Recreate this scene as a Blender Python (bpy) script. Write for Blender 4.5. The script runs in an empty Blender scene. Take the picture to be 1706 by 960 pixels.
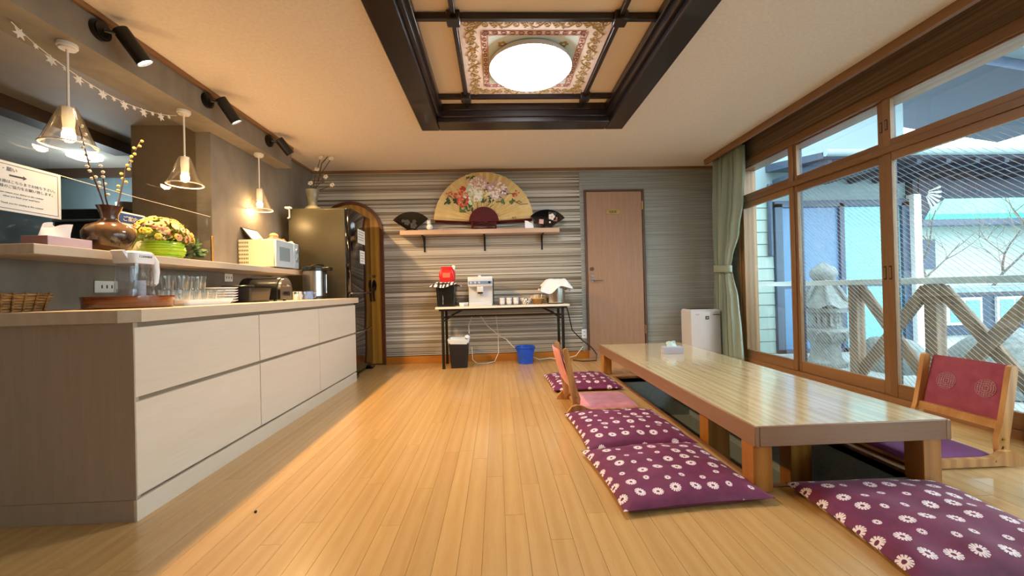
import bpy, bmesh, math, random
from mathutils import Vector, Matrix
random.seed(11)
scene = bpy.context.scene
COL = scene.collection
PI = math.pi
rad = math.radians

# ---------------------------------------------------------------- camera
FPX = 655.0
def _cam():
    d = Vector(((828-853)/FPX, -(484-480)/FPX, 1.0)).normalized()      # room depth axis in (right, up, forward)
    x = Vector((math.cos(0.025), math.sin(0.025), 0))
    x = (x - d*x.dot(d)).normalized()
    z = Vector((x.y*d.z-x.z*d.y, x.z*d.x-x.x*d.z, x.x*d.y-x.y*d.x))
    if z.y < 0: z = -z
    rt, up, fw = [Vector((x[i], d[i], z[i])) for i in range(3)]
    m = Matrix.Identity(4)
    for r in range(3):
        m[r][0], m[r][1], m[r][2] = rt[r], up[r], -fw[r]
    m[2][3] = 0.92
    cd = bpy.data.cameras.new('camera'); cd.sensor_width = 36; cd.lens = 36*FPX/1706
    cd.clip_start = 0.02; cd.clip_end = 300
    co = bpy.data.objects.new('camera', cd); COL.objects.link(co); co.matrix_world = m
    scene.camera = co
_cam()

# ---------------------------------------------------------------- sky, exposure
scene.view_settings.view_transform = 'Standard'
scene.view_settings.look = 'None'
scene.view_settings.gamma = 1.0
scene.view_settings.use_curve_mapping = False
scene.view_settings.exposure = 0.75
scene.cycles.max_bounces = 10
scene.cycles.transparent_max_bounces = 24
scene.cycles.sample_clamp_indirect = 6.0
world = bpy.data.worlds.new('overcast_sky'); scene.world = world
world.use_nodes = True
_b = world.node_tree.nodes['Background']
_b.inputs[0].default_value = (0.85, 0.95, 1.0, 1); _b.inputs[1].default_value = 4.2

SPOT_W = 92.0; PEND_W = 4.0; DOME_E = 28.0; KITCHEN_W = 14.0
WARM = (1.0, 0.63, 0.29); PWARM = (1.0, 0.66, 0.30)

# ---------------------------------------------------------------- materials
def lin(c):
    if isinstance(c, str):
        c = c.lstrip('#'); c = [int(c[i:i+2], 16)/255 for i in (0, 2, 4)]
    return tuple((v/12.92 if v <= 0.04045 else ((v+0.055)/1.055)**2.4) for v in c[:3]) + (1,)
MATS = {}
class Nt:
    """small wrapper around one material's node tree"""
    def __init__(s, name, rough=0.5, metal=0.0, spec=0.5):
        s.m = bpy.data.materials.new(name); s.m.use_nodes = True; s.t = s.m.node_tree
        s.b = s.t.nodes['Principled BSDF']
        s.b.inputs['Roughness'].default_value = rough; s.b.inputs['Metallic'].default_value = metal
        s.b.inputs['Specular IOR Level'].default_value = spec
        MATS[name] = s.m
    def n(s, typ, ins=None, **kw):
        nd = s.t.nodes.new(typ)
        for k, v in kw.items(): setattr(nd, k, v)
        for k, v in (ins or {}).items(): s.set(nd.inputs[k], v)
        return nd
    def set(s, sock, v):
        if hasattr(v, 'is_output'): s.t.links.new(v, sock)
        elif hasattr(v, 'outputs'): s.t.links.new(v.outputs[0], sock)
        else: sock.default_value = v
    def inp(s, k, v): s.set(s.b.inputs[k], v)
    def math(s, op, a, b=0.0, clamp=False):
        nd = s.t.nodes.new('ShaderNodeMath'); nd.operation = op; nd.use_clamp = clamp
        s.set(nd.inputs[0], a); s.set(nd.inputs[1], b); return nd.outputs[0]
    def mix(s, f, a, b):
        nd = s.t.nodes.new('ShaderNodeMix'); nd.data_type = 'RGBA'
        s.set(nd.inputs[0], f); s.set(nd.inputs[6], a); s.set(nd.inputs[7], b); return nd.outputs[2]
    def coord(s, kind='pos', scale=(1, 1, 1), rnd=0.0, rot=(0, 0, 0)):
        if kind == 'pos': c = s.n('ShaderNodeNewGeometry').outputs['Position']
        else: c = s.n('ShaderNodeTexCoord').outputs[{'obj': 'Object', 'gen': 'Generated', 'uv': 'UV'}[kind]]
        if rnd:
            oi = s.n('ShaderNodeObjectInfo').outputs['Random']
            cv = s.n('ShaderNodeCombineXYZ', {0: s.math('MULTIPLY', oi, rnd), 1: s.math('MULTIPLY', oi, rnd*3.7), 2: s.math('MULTIPLY', oi, rnd*1.3)})
            c = s.n('ShaderNodeVectorMath', {0: c, 1: cv.outputs[0]}, operation='ADD').outputs[0]
        return s.n('ShaderNodeMapping', {'Vector': c, 'Scale': scale, 'Rotation': rot}).outputs[0]
    def noise(s, c, scale=5.0, detail=4.0, rough=0.55, dist=0.0):
        return s.n('ShaderNodeTexNoise', {'Vector': c, 'Scale': scale, 'Detail': detail, 'Roughness': rough, 'Distortion': dist}).outputs[0]
    def ramp(s, f, stops):
        nd = s.n('ShaderNodeValToRGB', {'Fac': f}); e = nd.color_ramp.elements
        while len(e) < len(stops): e.new(0.5)
        for el, (p, c) in zip(e, stops): el.position = p; el.color = c if len(c) == 4 else lin(c)
        return nd.outputs[0]
    def bump(s, h, strength=0.2, dist=0.01):
        s.inp('Normal', s.n('ShaderNodeBump', {'Height': h, 'Strength': strength, 'Distance': dist}).outputs[0])

def plain(name, c, rough=0.5, metal=0.0, spec=0.5, coat=0.0):
    k = Nt(name, rough, metal, spec); k.inp('Base Color', lin(c))
    if coat: k.inp('Coat Weight', coat)
    return k.m
def mottled(name, c1, c2, scale=6, rough=0.6, stretch=(1, 1, 1), bump=0.0, coord='pos', rnd=0.0, metal=0.0, detail=4):
    k = Nt(name, rough, metal); f = k.noise(k.coord(coord, stretch, rnd), scale, detail)
    k.inp('Base Color', k.ramp(f, [(0.3, lin(c1)), (0.7, lin(c2))]))
    if bump: k.bump(f, bump, 0.004)
    return k.m
def wood(name, c1, c2, axis='y', scale=1.0, rough=0.4, rnd=3.0, vary=0.16, coat=0.0, coord='pos', contrast=1.0):
    """grain stretched along one axis, tone varying from piece to piece"""
    k = Nt(name, rough)
    st = {'x': (0.7, 11, 11), 'y': (11, 0.7, 11), 'z': (11, 11, 0.7)}[axis]
    c = k.coord(coord, tuple(v*scale*2.2 for v in st), rnd)
    fine = k.noise(c, 4.0, 5, 0.6, 0.6)
    c2v = k.coord(coord, tuple(v*scale*0.35 for v in st), rnd)
    rings = k.n('ShaderNodeTexWave', {'Vector': c2v, 'Scale': 1.3, 'Distortion': 7.0, 'Detail': 2.0, 'Detail Scale': 0.8}).outputs[1]
    f = k.math('ADD', k.math('MULTIPLY', fine, 0.6), k.math('MULTIPLY', rings, 0.4*contrast))
    col = k.ramp(f, [(0.25, lin(c1)), (0.75, lin(c2))])
    oi = k.n('ShaderNodeObjectInfo').outputs['Random']
    v = k.math('ADD', k.math('MULTIPLY', oi, vary), 1-vary/2)
    k.inp('Base Color', k.n('ShaderNodeHueSaturation', {'Color': col, 'Value': v}).outputs[0])
    k.bump(fine, 0.05, 0.002)
    if coat: k.inp('Coat Weight', coat); k.inp('Coat Roughness', 0.12)
    return k.m
def emit(name, c, strength):
    k = Nt(name); k.inp('Base Color', lin(c)); k.inp('Emission Color', lin(c)); k.inp('Emission Strength', strength); return k.m
def clear(name, tint=(1, 1, 1), gloss=0.05, rough=0.02, edge=True, k_edge=0.9, power=5.0, base=0.03):
    """thin glass: light passes straight through, with a mirror layer on top"""
    k = Nt(name); t = k.t
    tr = k.n('ShaderNodeBsdfTransparent', {0: tuple(tint)+(1,)})
    gl = k.n('ShaderNodeBsdfGlossy', {'Color': (1, 1, 1, 1), 'Roughness': rough})
    if edge:
        g_ = k.n('ShaderNodeNewGeometry')
        ct = k.math('ABSOLUTE', k.n('ShaderNodeVectorMath', {0: g_.outputs['Normal'], 1: g_.outputs['Incoming']}, operation='DOT_PRODUCT').outputs['Value'])
        fr = k.math('ADD', base, k.math('POWER', k.math('SUBTRACT', 1.0, ct), power))
        f = k.math('ADD', k.math('MULTIPLY', fr, k_edge), gloss, True)
    else: f = gloss
    mx = k.n('ShaderNodeMixShader', {0: f, 1: tr, 2: gl})
    t.links.new(mx.outputs[0], t.nodes['Material Output'].inputs[0]); return k.m

# ---------------------------------------------------------------- mesh helpers
class MB:
    """collects shapes into one bmesh"""
    def __init__(s): s.bm = bmesh.new()
    def _v(s, pts): return [s.bm.verts.new(p) for p in pts]
    def _f(s, vs):
        try: return s.bm.faces.new(vs)
        except ValueError: return None
    def box(s, x0, x1, y0, y1, z0, z1, bevel=0.0, seg=1, M=None):
        v = s._v([(x, y, z) for z in (z0, z1) for y in (y0, y1) for x in (x0, x1)])
        fs = [s._f([v[i] for i in q]) for q in ((0, 2, 3, 1), (4, 5, 7, 6), (0, 1, 5, 4), (2, 6, 7, 3), (0, 4, 6, 2), (1, 3, 7, 5))]
        new = v
        if bevel:
            es = list({e for f in fs for e in f.edges})
            r = bmesh.ops.bevel(s.bm, geom=es, offset=bevel, segments=seg, affect='EDGES', profile=0.5)
            new = list({vv for f in r['faces'] for vv in f.verts} | {vv for vv in v if vv.is_valid})
        if M is not None: bmesh.ops.transform(s.bm, matrix=M, verts=new)
        return s
    def cyl(s, p0, p1, r0, r1=None, n=16, caps=True):
        p0, p1 = Vector(p0), Vector(p1); r1 = r0 if r1 is None else r1
        w = (p1-p0).normalized(); a = w.orthogonal().normalized(); b = w.cross(a)
        ring = lambda p, r: s._v([p + (a*math.cos(2*PI*i/n) + b*math.sin(2*PI*i/n))*r for i in range(n)])
        A, B = ring(p0, max(r0, 1e-5)), ring(p1, max(r1, 1e-5))
        for i in range(n): s._f([A[i], A[(i+1) % n], B[(i+1) % n], B[i]])
        if caps: s._f(A[::-1]); s._f(B)
        return s
    def tube(s, pts, r, n=8, closed=False, flat=1.0, up=None):
        P = [Vector(p) for p in pts]; rs = r if isinstance(r, (list, tuple)) else [r]*len(P)
        m = len(P); rings = []; a = None
        for i in range(m):
            if closed: w = P[(i+1) % m]-P[i-1]
            else: w = P[min(i+1, m-1)]-P[max(i-1, 0)]
            w.normalize()
            if up is not None: a = Vector(up) - w*Vector(up).dot(w)
            elif a is None: a = w.orthogonal()
            else: a = a - w*a.dot(w)
            if a.length < 1e-6: a = w.orthogonal()
            a.normalize(); b = w.cross(a)
            rings.append(s._v([P[i] + a*math.cos(2*PI*j/n)*rs[i]*flat + b*math.sin(2*PI*j/n)*rs[i] for j in range(n)]))
        for i in range(m if closed else m-1):
            A, B = rings[i], rings[(i+1) % m]
            for j in range(n): s._f([A[j], A[(j+1) % n], B[(j+1) % n], B[j]])
        if not closed: s._f(rings[0][::-1]); s._f(rings[-1])
        return s
    def lathe(s, prof, c=(0, 0, 0), n=32, sx=1.0, sy=1.0):
        rings = []
        for r, z in prof:
            if r < 1e-6: rings.append(s._v([(c[0], c[1], c[2]+z)]))
            else: rings.append(s._v([(c[0]+r*sx*math.cos(2*PI*i/n), c[1]+r*sy*math.sin(2*PI*i/n), c[2]+z) for i in range(n)]))
        for A, B in zip(rings, rings[1:]):
            for i in range(n):
                j = (i+1) % n
                if len(A) == 1 and len(B) == 1: continue
                if len(A) == 1: s._f([A[0], B[j], B[i]])
                elif len(B) == 1: s._f([A[i], A[j], B[0]])
                else: s._f([A[i], A[j], B[j], B[i]])
        return s
    def ball(s, c, r, n=12, sc=(1, 1, 1)):
        prof = [(r*math.sin(PI*i/(n//2)), -r*math.cos(PI*i/(n//2))*sc[2]) for i in range(n//2+1)]
        prof[0] = (0, prof[0][1]); prof[-1] = (0, prof[-1][1])
        return s.lathe(prof, c, n, sc[0], sc[1])
    def prism(s, poly, axis, a0, a1):
        """2D outline extruded along an axis; poly in the other two axes (in x<y<z order)"""
        def pt(u, v, w): return {'x': (w, u, v), 'y': (u, w, v), 'z': (u, v, w)}[axis]
        A, B = s._v([pt(u, v, a0) for u, v in poly]), s._v([pt(u, v, a1) for u, v in poly])
        n = len(poly); s._f(A[::-1]); s._f(B)
        for i in range(n): s._f([A[i], A[(i+1) % n], B[(i+1) % n], B[i]])
        return s
    def surf(s, fn, nu, nv, closeu=False):
        g = [[s.bm.verts.new(fn(i/(nu if closeu else nu-1), j/(nv-1))) for i in range(nu)] for j in range(nv)]
        for j in range(nv-1):
            for i in range(nu if closeu else nu-1):
                k = (i+1) % nu; s._f([g[j][i], g[j][k], g[j+1][k], g[j+1][i]])
        return s
    def mesh(s, name, mat=None, smooth=40):
        bmesh.ops.recalc_face_normals(s.bm, faces=s.bm.faces)
        me = bpy.data.meshes.new(name); s.bm.to_mesh(me); s.bm.free()
        if mat is not None: me.materials.append(MATS[mat] if isinstance(mat, str) else mat)
        if smooth:
            for p in me.polygons: p.use_smooth = True
            me.set_sharp_from_angle(angle=rad(smooth))
        return me

def obj(name, mb, mat, parent=None, loc=(0, 0, 0), rot=(0, 0, 0), smooth=40, kind=None, label=None, cat=None, group=None):
    me = mb.mesh(name, mat, smooth) if isinstance(mb, MB) else mb
    o = bpy.data.objects.new(name, me); COL.objects.link(o)
    o.location = loc; o.rotation_euler = rot
    if parent is not None: o.parent = parent
    if kind: o['kind'] = kind
    if label: o['label'] = label
    if cat: o['category'] = cat
    if group: o['group'] = group
    return o
def thing(name, label, cat, loc=(0, 0, 0), rotz=0.0, group=None, kind=None):
    o = bpy.data.objects.new(name, None); COL.objects.link(o); o.empty_display_size = 0.05
    o.location = loc; o.rotation_euler = (0, 0, rotz)
    o['label'] = label; o['category'] = cat
    if group: o['group'] = group
    if kind: o['kind'] = kind
    return o
def struct(name, mb, mat, smooth=0, loc=(0, 0, 0)):
    return obj(name, mb, mat, smooth=smooth, kind='structure', loc=loc)
def dup(root, loc=None, rotz=None, label=None, group=None):
    r = root.copy(); COL.objects.link(r)
    if loc is not None: r.location = loc
    if rotz is not None: r.rotation_euler = (0, 0, rotz)
    if label: r['label'] = label
    if group: r['group'] = group
    for ch in root.children:
        c = ch.copy(); COL.objects.link(c); c.parent = r
        for g in ch.children:
            d = g.copy(); COL.objects.link(d); d.parent = c
    return r
def B(*a, **k): return MB().box(*a, **k)
def text_mesh(body, size, mat, name='lettering', align='LEFT', depth=0.0004):
    cu = bpy.data.curves.new('txt', 'FONT'); cu.body = body; cu.size = size; cu.align_x = align; cu.extrude = depth; cu.resolution_u = 2
    o = bpy.data.objects.new('txt', cu); COL.objects.link(o)
    dg = bpy.context.evaluated_depsgraph_get(); dg.update()
    me = bpy.data.meshes.new_from_object(o.evaluated_get(dg)); me.name = name
    bpy.data.objects.remove(o); bpy.data.curves.remove(cu)
    me.materials.clear(); me.materials.append(MATS[mat]); return me
def lamp(kind, name, parent, loc, power, color, size=0.03, rot=(0, 0, 0), spot=None, blend=0.4):
    l = bpy.data.lights.new(name, kind); l.energy = power; l.color = color; l.shadow_soft_size = size
    if kind == 'SPOT': l.spot_size = rad(spot); l.spot_blend = blend
    o = bpy.data.objects.new(name, l); COL.objects.link(o); o.location = loc; o.rotation_euler = rot; o.parent = parent
    return o
# ---------------------------------------------------------------- palette
wood('floor_oak', '#BC945C', '#CAA56C', 'y', 1.0, 0.26, 5.0, 0.11, coat=0.45, contrast=0.55)
plain('subfloor', '#6E4A20', 0.6)
wood('frame_cedar', '#7E5A38', '#966F48', 'z', 1.0, 0.4, 2.0, 0.08)
wood('trim_cedar', '#7C5836', '#946C45', 'y', 1.0, 0.4, 2.0, 0.08)
wood('trim_cedar_across', '#7A5230', '#926742', 'x', 1.0, 0.4, 2.0, 0.08)
wood('base_orange', '#A8641C', '#BE7A2A', 'x', 1.0, 0.35, 2.0, 0.06)
wood('door_walnut', '#A07A5E', '#B6907A', 'z', 0.8, 0.45, 2.0, 0.04, contrast=0.15)
plain('door_edge', '#5A4030', 0.5)
wood('arch_wood', '#9A6A24', '#B98532', 'z', 0.8, 0.4, 2.0, 0.05)
plain('arch_frame_wood', '#5E2E14', 0.4)
wood('cabinet_side', '#AA9884', '#B8A692', 'z', 0.7, 0.5, 2.0, 0.03, contrast=0.15)
wood('cabinet_front', '#D2C4B0', '#DCCFBE', 'y', 0.9, 0.45, 3.0, 0.03, contrast=0.5)
wood('counter_ash', '#CDB9A0', '#DCCBB4', 'y', 0.9, 0.42, 1.0, 0.02, contrast=0.5)
plain('counter_core', '#D7C6AE', 0.45)
wood('table_bamboo', '#C6B080', '#DDCBA0', 'y', 1.2, 0.16, 6.0, 0.14, coat=1.0)
wood('table_edge', '#84614A', '#98755B', 'y', 1.0, 0.35, 2.0, 0.05)
wood('table_edge_across', '#84614A', '#98755B', 'x', 1.0, 0.35, 2.0, 0.05)
wood('table_leg', '#9C6224', '#B97D38', 'z', 1.0, 0.35, 2.0, 0.06)
wood('shelf_oak', '#B3957C', '#C5A78E', 'x', 1.0, 0.45, 2.0, 0.05)
mottled('ceiling_paper', '#DCD1C5', '#E6DCD1', 45, 0.85, bump=0.15)
mottled('plaster_grey', '#7E766B', '#8C8478', 9, 0.75, (1, 1, 0.5), bump=0.05)
mottled('kitchen_paint', '#958E84', '#A0998F', 3, 0.6)
mottled('kitchen_tile', '#6A7C80', '#76888B', 3, 0.35)
mottled('kitchen_brown', '#80715F', '#8F7F6C', 3, 0.5)
plain('black_wood', '#1C1110', 0.3, coat=0.2)
plain('strip_gap', '#3E352C', 0.8)
for i, (a, b) in enumerate((('#ADA598', '#C0BAAE'), ('#9C9384', '#B0A89A'), ('#877B6C', '#9E9485'), ('#BDB7AB', '#CFCAC0'))):
    mottled('reed_%d' % i, a, b, 3.0, 0.75, (0.2, 1, 40), bump=0.2, rnd=4.0)
def _paper(name, c1, c2, c3):
    k = Nt(name, 0.8); c = k.coord('pos', (0.35, 0.35, 26), 0)
    n1 = k.noise(c, 2.2, 4, 0.65); n2 = k.noise(k.coord('pos', (0.8, 0.8, 70)), 1.5, 3)
    f = k.math('ADD', k.math('MULTIPLY', n1, 0.6), k.math('MULTIPLY', n2, 0.4))
    k.inp('Base Color', k.ramp(f, [(0.32, lin(c1)), (0.5, lin(c2)), (0.68, lin(c3))])); k.bump(f, 0.25, 0.003)
_paper('green_paper', '#787A76', '#969A97', '#ACB1AE')
_paper('lintel_paper', '#5E4B3A', '#7C6650', '#957E66')
plain('alu_dark', '#2B3340', 0.35, 0.3)
plain('chrome', '#C9C9C9', 0.18, 1.0)
plain('brass', '#B99A62', 0.3, 0.9)
plain('iron_black', '#15120F', 0.45, 0.2)
clear('pane_glass', (0.96, 0.99, 0.99), 0.02, 0.01)
clear('acrylic', (0.95, 0.96, 0.96), 0.0, 0.01, base=0.014)
clear('tumbler_glass', (0.965, 0.975, 0.975), 0.04, 0.04, k_edge=.9, power=2.6)
clear('pitcher_clear', (0.90, 0.92, 0.95), 0.05, 0.04, k_edge=.9, power=2.6)
def _wire():
    k = Nt('wired_glass'); p = k.n('ShaderNodeNewGeometry').outputs['Position']; s = k.n('ShaderNodeSeparateXYZ', {0: p})
    f = k.math('FRACT', k.math('MULTIPLY', k.math('SUBTRACT', s.outputs[2], k.math('MULTIPLY', s.outputs[1], 0.9)), 1/0.036))
    line = k.math('LESS_THAN', f, 0.12)
    tr = k.n('ShaderNodeBsdfTransparent', {0: (0.95, 0.99, 0.99, 1)}); df = k.n('ShaderNodeBsdfDiffuse', {0: lin('#E8EEF0')})
    m1 = k.n('ShaderNodeMixShader', {0: k.math('MULTIPLY', line, 0.75), 1: tr, 2: df})
    gl = k.n('ShaderNodeBsdfGlossy', {'Roughness': 0.02}); g_ = k.n('ShaderNodeNewGeometry')
    ct = k.math('ABSOLUTE', k.n('ShaderNodeVectorMath', {0: g_.outputs['Normal'], 1: g_.outputs['Incoming']}, operation='DOT_PRODUCT').outputs['Value'])
    m2 = k.n('ShaderNodeMixShader', {0: k.math('ADD', 0.02, k.math('POWER', k.math('SUBTRACT', 1.0, ct), 5.0)), 1: m1, 2: gl})
    k.t.links.new(m2.outputs[0], k.t.nodes['Material Output'].inputs[0])
_wire()

XL, XR, YB, YN, ZC = -2.34, 2.95, 5.15, -1.5, 2.51

# ---------------------------------------------------------------- floor and its planks, the sunken pit under the table
PX0, PX1, PY0, PY1 = 1.19, 1.94, 1.76, 3.97
m = MB()
for r in ((-2.5, PX0, YN, YB+.1), (PX1, 3.16, YN, YB+.1), (PX0, PX1, YN, PY0), (PX0, PX1, PY1, YB+.1)):
    m.box(r[0], r[1], r[2], r[3], -0.05, -0.012)
m.box(-2.5, -1.56, YN, YB+.1, -0.013, -0.0005).box(-1.56, XR, YN, 0.8, -0.013, -0.0005)
floor = struct('floor', m, 'floor_oak')
unit = B(-.5, .5, -.5, .5, -.5, .5).mesh('plank', 'floor_oak', 0)
W = 0.0826; x = -1.56; ci = 0
rng = random.Random(4)
def plank(x0, x1, y0, y1):
    if x1-x0 < 0.006 or y1-y0 < 0.01: return
    o = bpy.data.objects.new('plank', unit); COL.objects.link(o); o.parent = floor
    g = 0.0006; o.location = ((x0+x1)/2, (y0+y1)/2, -0.006); o.scale = (x1-x0-2*g, y1-y0-2*g, 0.012)
while x < XR-0.001:
    x1 = min(x+W, XR); y = 0.8 - rng.uniform(0, 1.2)
    while y < YB:
        L = rng.choice((0.9, 1.21, 1.5, 1.82)); a, b = max(y, 0.8), min(y+L, YB); y += L
        if b-a < 0.02: continue
        ox = min(x1, PX1)-max(x, PX0)
        if ox > 0.001 and b > PY0 and a < PY1:
            plank(x, x1, a, PY0) if a < PY0 else None
            plank(x, x1, PY1, b) if b > PY1 else None
            aa, bb = max(a, PY0), min(b, PY1)
            if x < PX0: plank(x, PX0, aa, bb)
            if x1 > PX1: plank(PX1, x1, aa, bb)
        else: plank(x, x1, a, b)
    x = x1; ci += 1
mottled('pit_carpet', '#7C8A90', '#8C9A9F', 60, 0.9, bump=0.2)
m = MB(); d = 0.40
m.box(PX0, PX1, PY0, PY1, -d-.02, -d)
m.box(PX0-.02, PX0, PY0, PY1, -d, -0.012).box(PX1, PX1+.02, PY0, PY1, -d, -0.012)
m.box(PX0, PX1, PY0-.02, PY0, -d, -0.012).box(PX0, PX1, PY1, PY1+.02, -d, -0.012)
struct('floor_pit', m, 'pit_carpet')
m = MB(); m.box(PX0-.03, PX1+.03, PY1, PY1+.03, -0.03, 0.008, 0.002).box(PX0-.03, PX1+.03, PY0-.03, PY0, -.03, .006, .002)
m.box(PX0-.03, PX0, PY0, PY1, -0.03, 0.006, 0.002).box(PX1, PX1+.03, PY0, PY1, -.03, .006, .002)
struct('trim_1', m, 'trim_cedar_across')

# ---------------------------------------------------------------- back wall: reed strips left, fine lined paper right
m = B(XL-.1, XR+.25, YB+.012, YB+.12, -0.05, 2.75)
wall_back = struct('wall_back', m, 'strip_gap')
XS = 1.12
z = 0.1; r2 = random.Random(21)
meshes = [B(-.5, .5, -.5, .5, -.5, .5, 0.08).mesh('reed_strip', 'reed_%d' % i, 0) for i in range(4)]
while z < 2.50:
    h = r2.choice((0.014, 0.018, 0.022, 0.03, 0.036, 0.045, 0.055)); h = min(h, 2.51-z)
    o = bpy.data.objects.new('reed_strip', r2.choice(meshes)); COL.objects.link(o); o.parent = wall_back
    dp = r2.uniform(0.006, 0.013); g = r2.choice((0.002, 0.004, 0.006, 0.008))
    o.location = ((XL+XS)/2, YB+0.013-dp/2, z+h/2); o.scale = (XS-XL, dp, max(h-g, .006)); z += h
obj('wallpaper', B(XS, XR, YB, YB+.0125, 0.0, 2.52), 'green_paper', wall_back, smooth=0)
base = struct('baseboard_back', B(-1.448, 1.19, YB-.014, YB-.001, 0, 0.095, 0.002), 'base_orange')
m = B(1.96, XR, YB-.014, YB-.001, 0, 0.095, 0.002); obj('baseboard', m, 'base_orange', base, smooth=0)
m = B(1.19, 1.96, YB-.03, YB-.001, 0, 0.105, 0.003); obj('door_sill', m, 'door_walnut', base, smooth=0)
struct('trim_2', B(XL, XR, YB-.022, YB-.001, 2.478, 2.512, 0.003), 'trim_cedar_across')

# ---------------------------------------------------------------- left wall, serving hatch, soffit, the kitchen behind
HY0, HY1, HZ0, HZ1 = 1.0, 3.34, 1.165, 2.29
m = MB()
m.box(XL-.12, XL, HY1, YB+.05, 0, ZC).box(XL-.12, XL, YN, HY0, 0, ZC).box(XL-.12, XL, HY0, HY1, 0, HZ0-.03).box(XL-.12, XL, HY0, HY1, HZ1, ZC)
struct('wall_left', m, 'plaster_grey')
m = B(XL, -2.175, YN, 4.31, HZ1, ZC)
struct('wall_soffit', m, 'plaster_grey')
struct('trim_3', B(-2.176, -2.150, YN, 4.312, 2.482, 2.512, 0.003), 'trim_cedar')
struct('trim_4', B(XL, XL+.02, 4.312, YB-.022, 2.486, 2.512, 0.003), 'trim_cedar')
m = MB(); m.box(-5.6, XL-.12, 4.60, 4.70, 0, 2.6)
struct('wall_kitchen_back', m, 'kitchen_tile')
m = MB(); m.box(-3.08, XL-.12, 3.46, 3.56, 0, 2.5); struct('wall_kitchen_end', m, 'kitchen_brown')
m = MB(); m.box(-5.7, -5.6, 0.2, 4.7, 0, 2.6).box(-5.6, XL-.12, 0.2, 0.3, 0, 2.6); struct('wall_kitchen_far', m, 'kitchen_paint')
struct('ceiling_kitchen', B(-5.7, XL-.12, 0.2, 4.7, 2.40, 2.48), 'kitchen_paint')
struct('floor_kitchen', B(-5.7, XL-.12, 0.2, 4.7, -0.05, 0), 'kitchen_paint')
plain('beam_brown', '#4C382A', 0.5)
struct('trim_5', B(-5.6, XL-.12, 4.56, 4.60, 2.30, 2.40), 'beam_brown')
struct('trim_6', B(-3.62, -3.46, 0.3, 3.9, 2.30, 2.40), 'beam_brown')

# ---------------------------------------------------------------- ceiling with the coffer opening, curtain recess on the window side
CX0, CX1, CY0, CY1 = -0.60, 1.18, 1.64, 3.70
m = MB()
m.box(XL, CX0, YN, YB, ZC, ZC+.05).box(CX1, 2.70, YN, YB, ZC, ZC+.05).box(CX0, CX1, YN, CY0, ZC, ZC+.05).box(CX0, CX1, CY1, YB, ZC, ZC+.05)
m.box(2.70, XR+.02, 4.86, YB, ZC, ZC+.05)
struct('ceiling', m, 'ceiling_paper')
m = B(2.70, XR+.2, YN, 4.86, 2.66, 2.70).box(2.70, 2.72, YN, 4.86, ZC+.05, 2.66).box(2.70, XR, 4.86, 4.88, ZC+.05, 2.66)
struct('ceiling_recess', m, 'lintel_paper')
struct('trim_7', B(2.66, 2.70, YN, 4.88, 2.447, 2.514, 0.003), 'trim_cedar')
struct('wall_front', B(XL-.1, XR+.25, YN-.1, YN, -0.05, 2.7), 'ceiling_paper')

# ---------------------------------------------------------------- window wall
WY1 = 4.62; WY0 = -0.955
m = MB(); m.box(XR, XR+.2, WY1+.05, YB+.05, 0, 2.7)
struct('wall_right', m, 'green_paper')
struct('wall_lintel', B(XR, XR+.2, YN, WY1+.05, 2.36, 2.7), 'lintel_paper')
struct('wall_right_near', B(XR, XR+.2, YN, WY0-.05, 0, 2.36), 'green_paper')
m = MB()
m.box(XR-.02, XR+.2, WY0-.05, WY1+.05, 2.285, 2.36, 0.003)
struct('trim_8', m, 'trim_cedar')
struct('trim_9', B(XR-.015, XR+.2, WY0-.05, WY1+.05, 1.875, 1.925, 0.003), 'trim_cedar')
struct('trim_10', B(XR-.02, XR+.2, WY0-.05, WY1+.05, -0.03, 0.05, 0.003), 'trim_cedar')
m = MB(); m.box(XR-.02, XR+.2, WY1, WY1+.05, 0.05, 2.285, 0.003); struct('trim_11', m, 'frame_cedar')
m = MB(); m.box(XR-.02, XR+.2, WY0-.05, WY0, 0.05, 2.285, 0.003); struct('trim_12', m, 'frame_cedar')
plain('pull_dark', '#2A1A10', 0.5)
bounds = [4.62, 3.775, 2.865, 1.91, 0.955, 0.0, -0.955]
wn = 0
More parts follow.
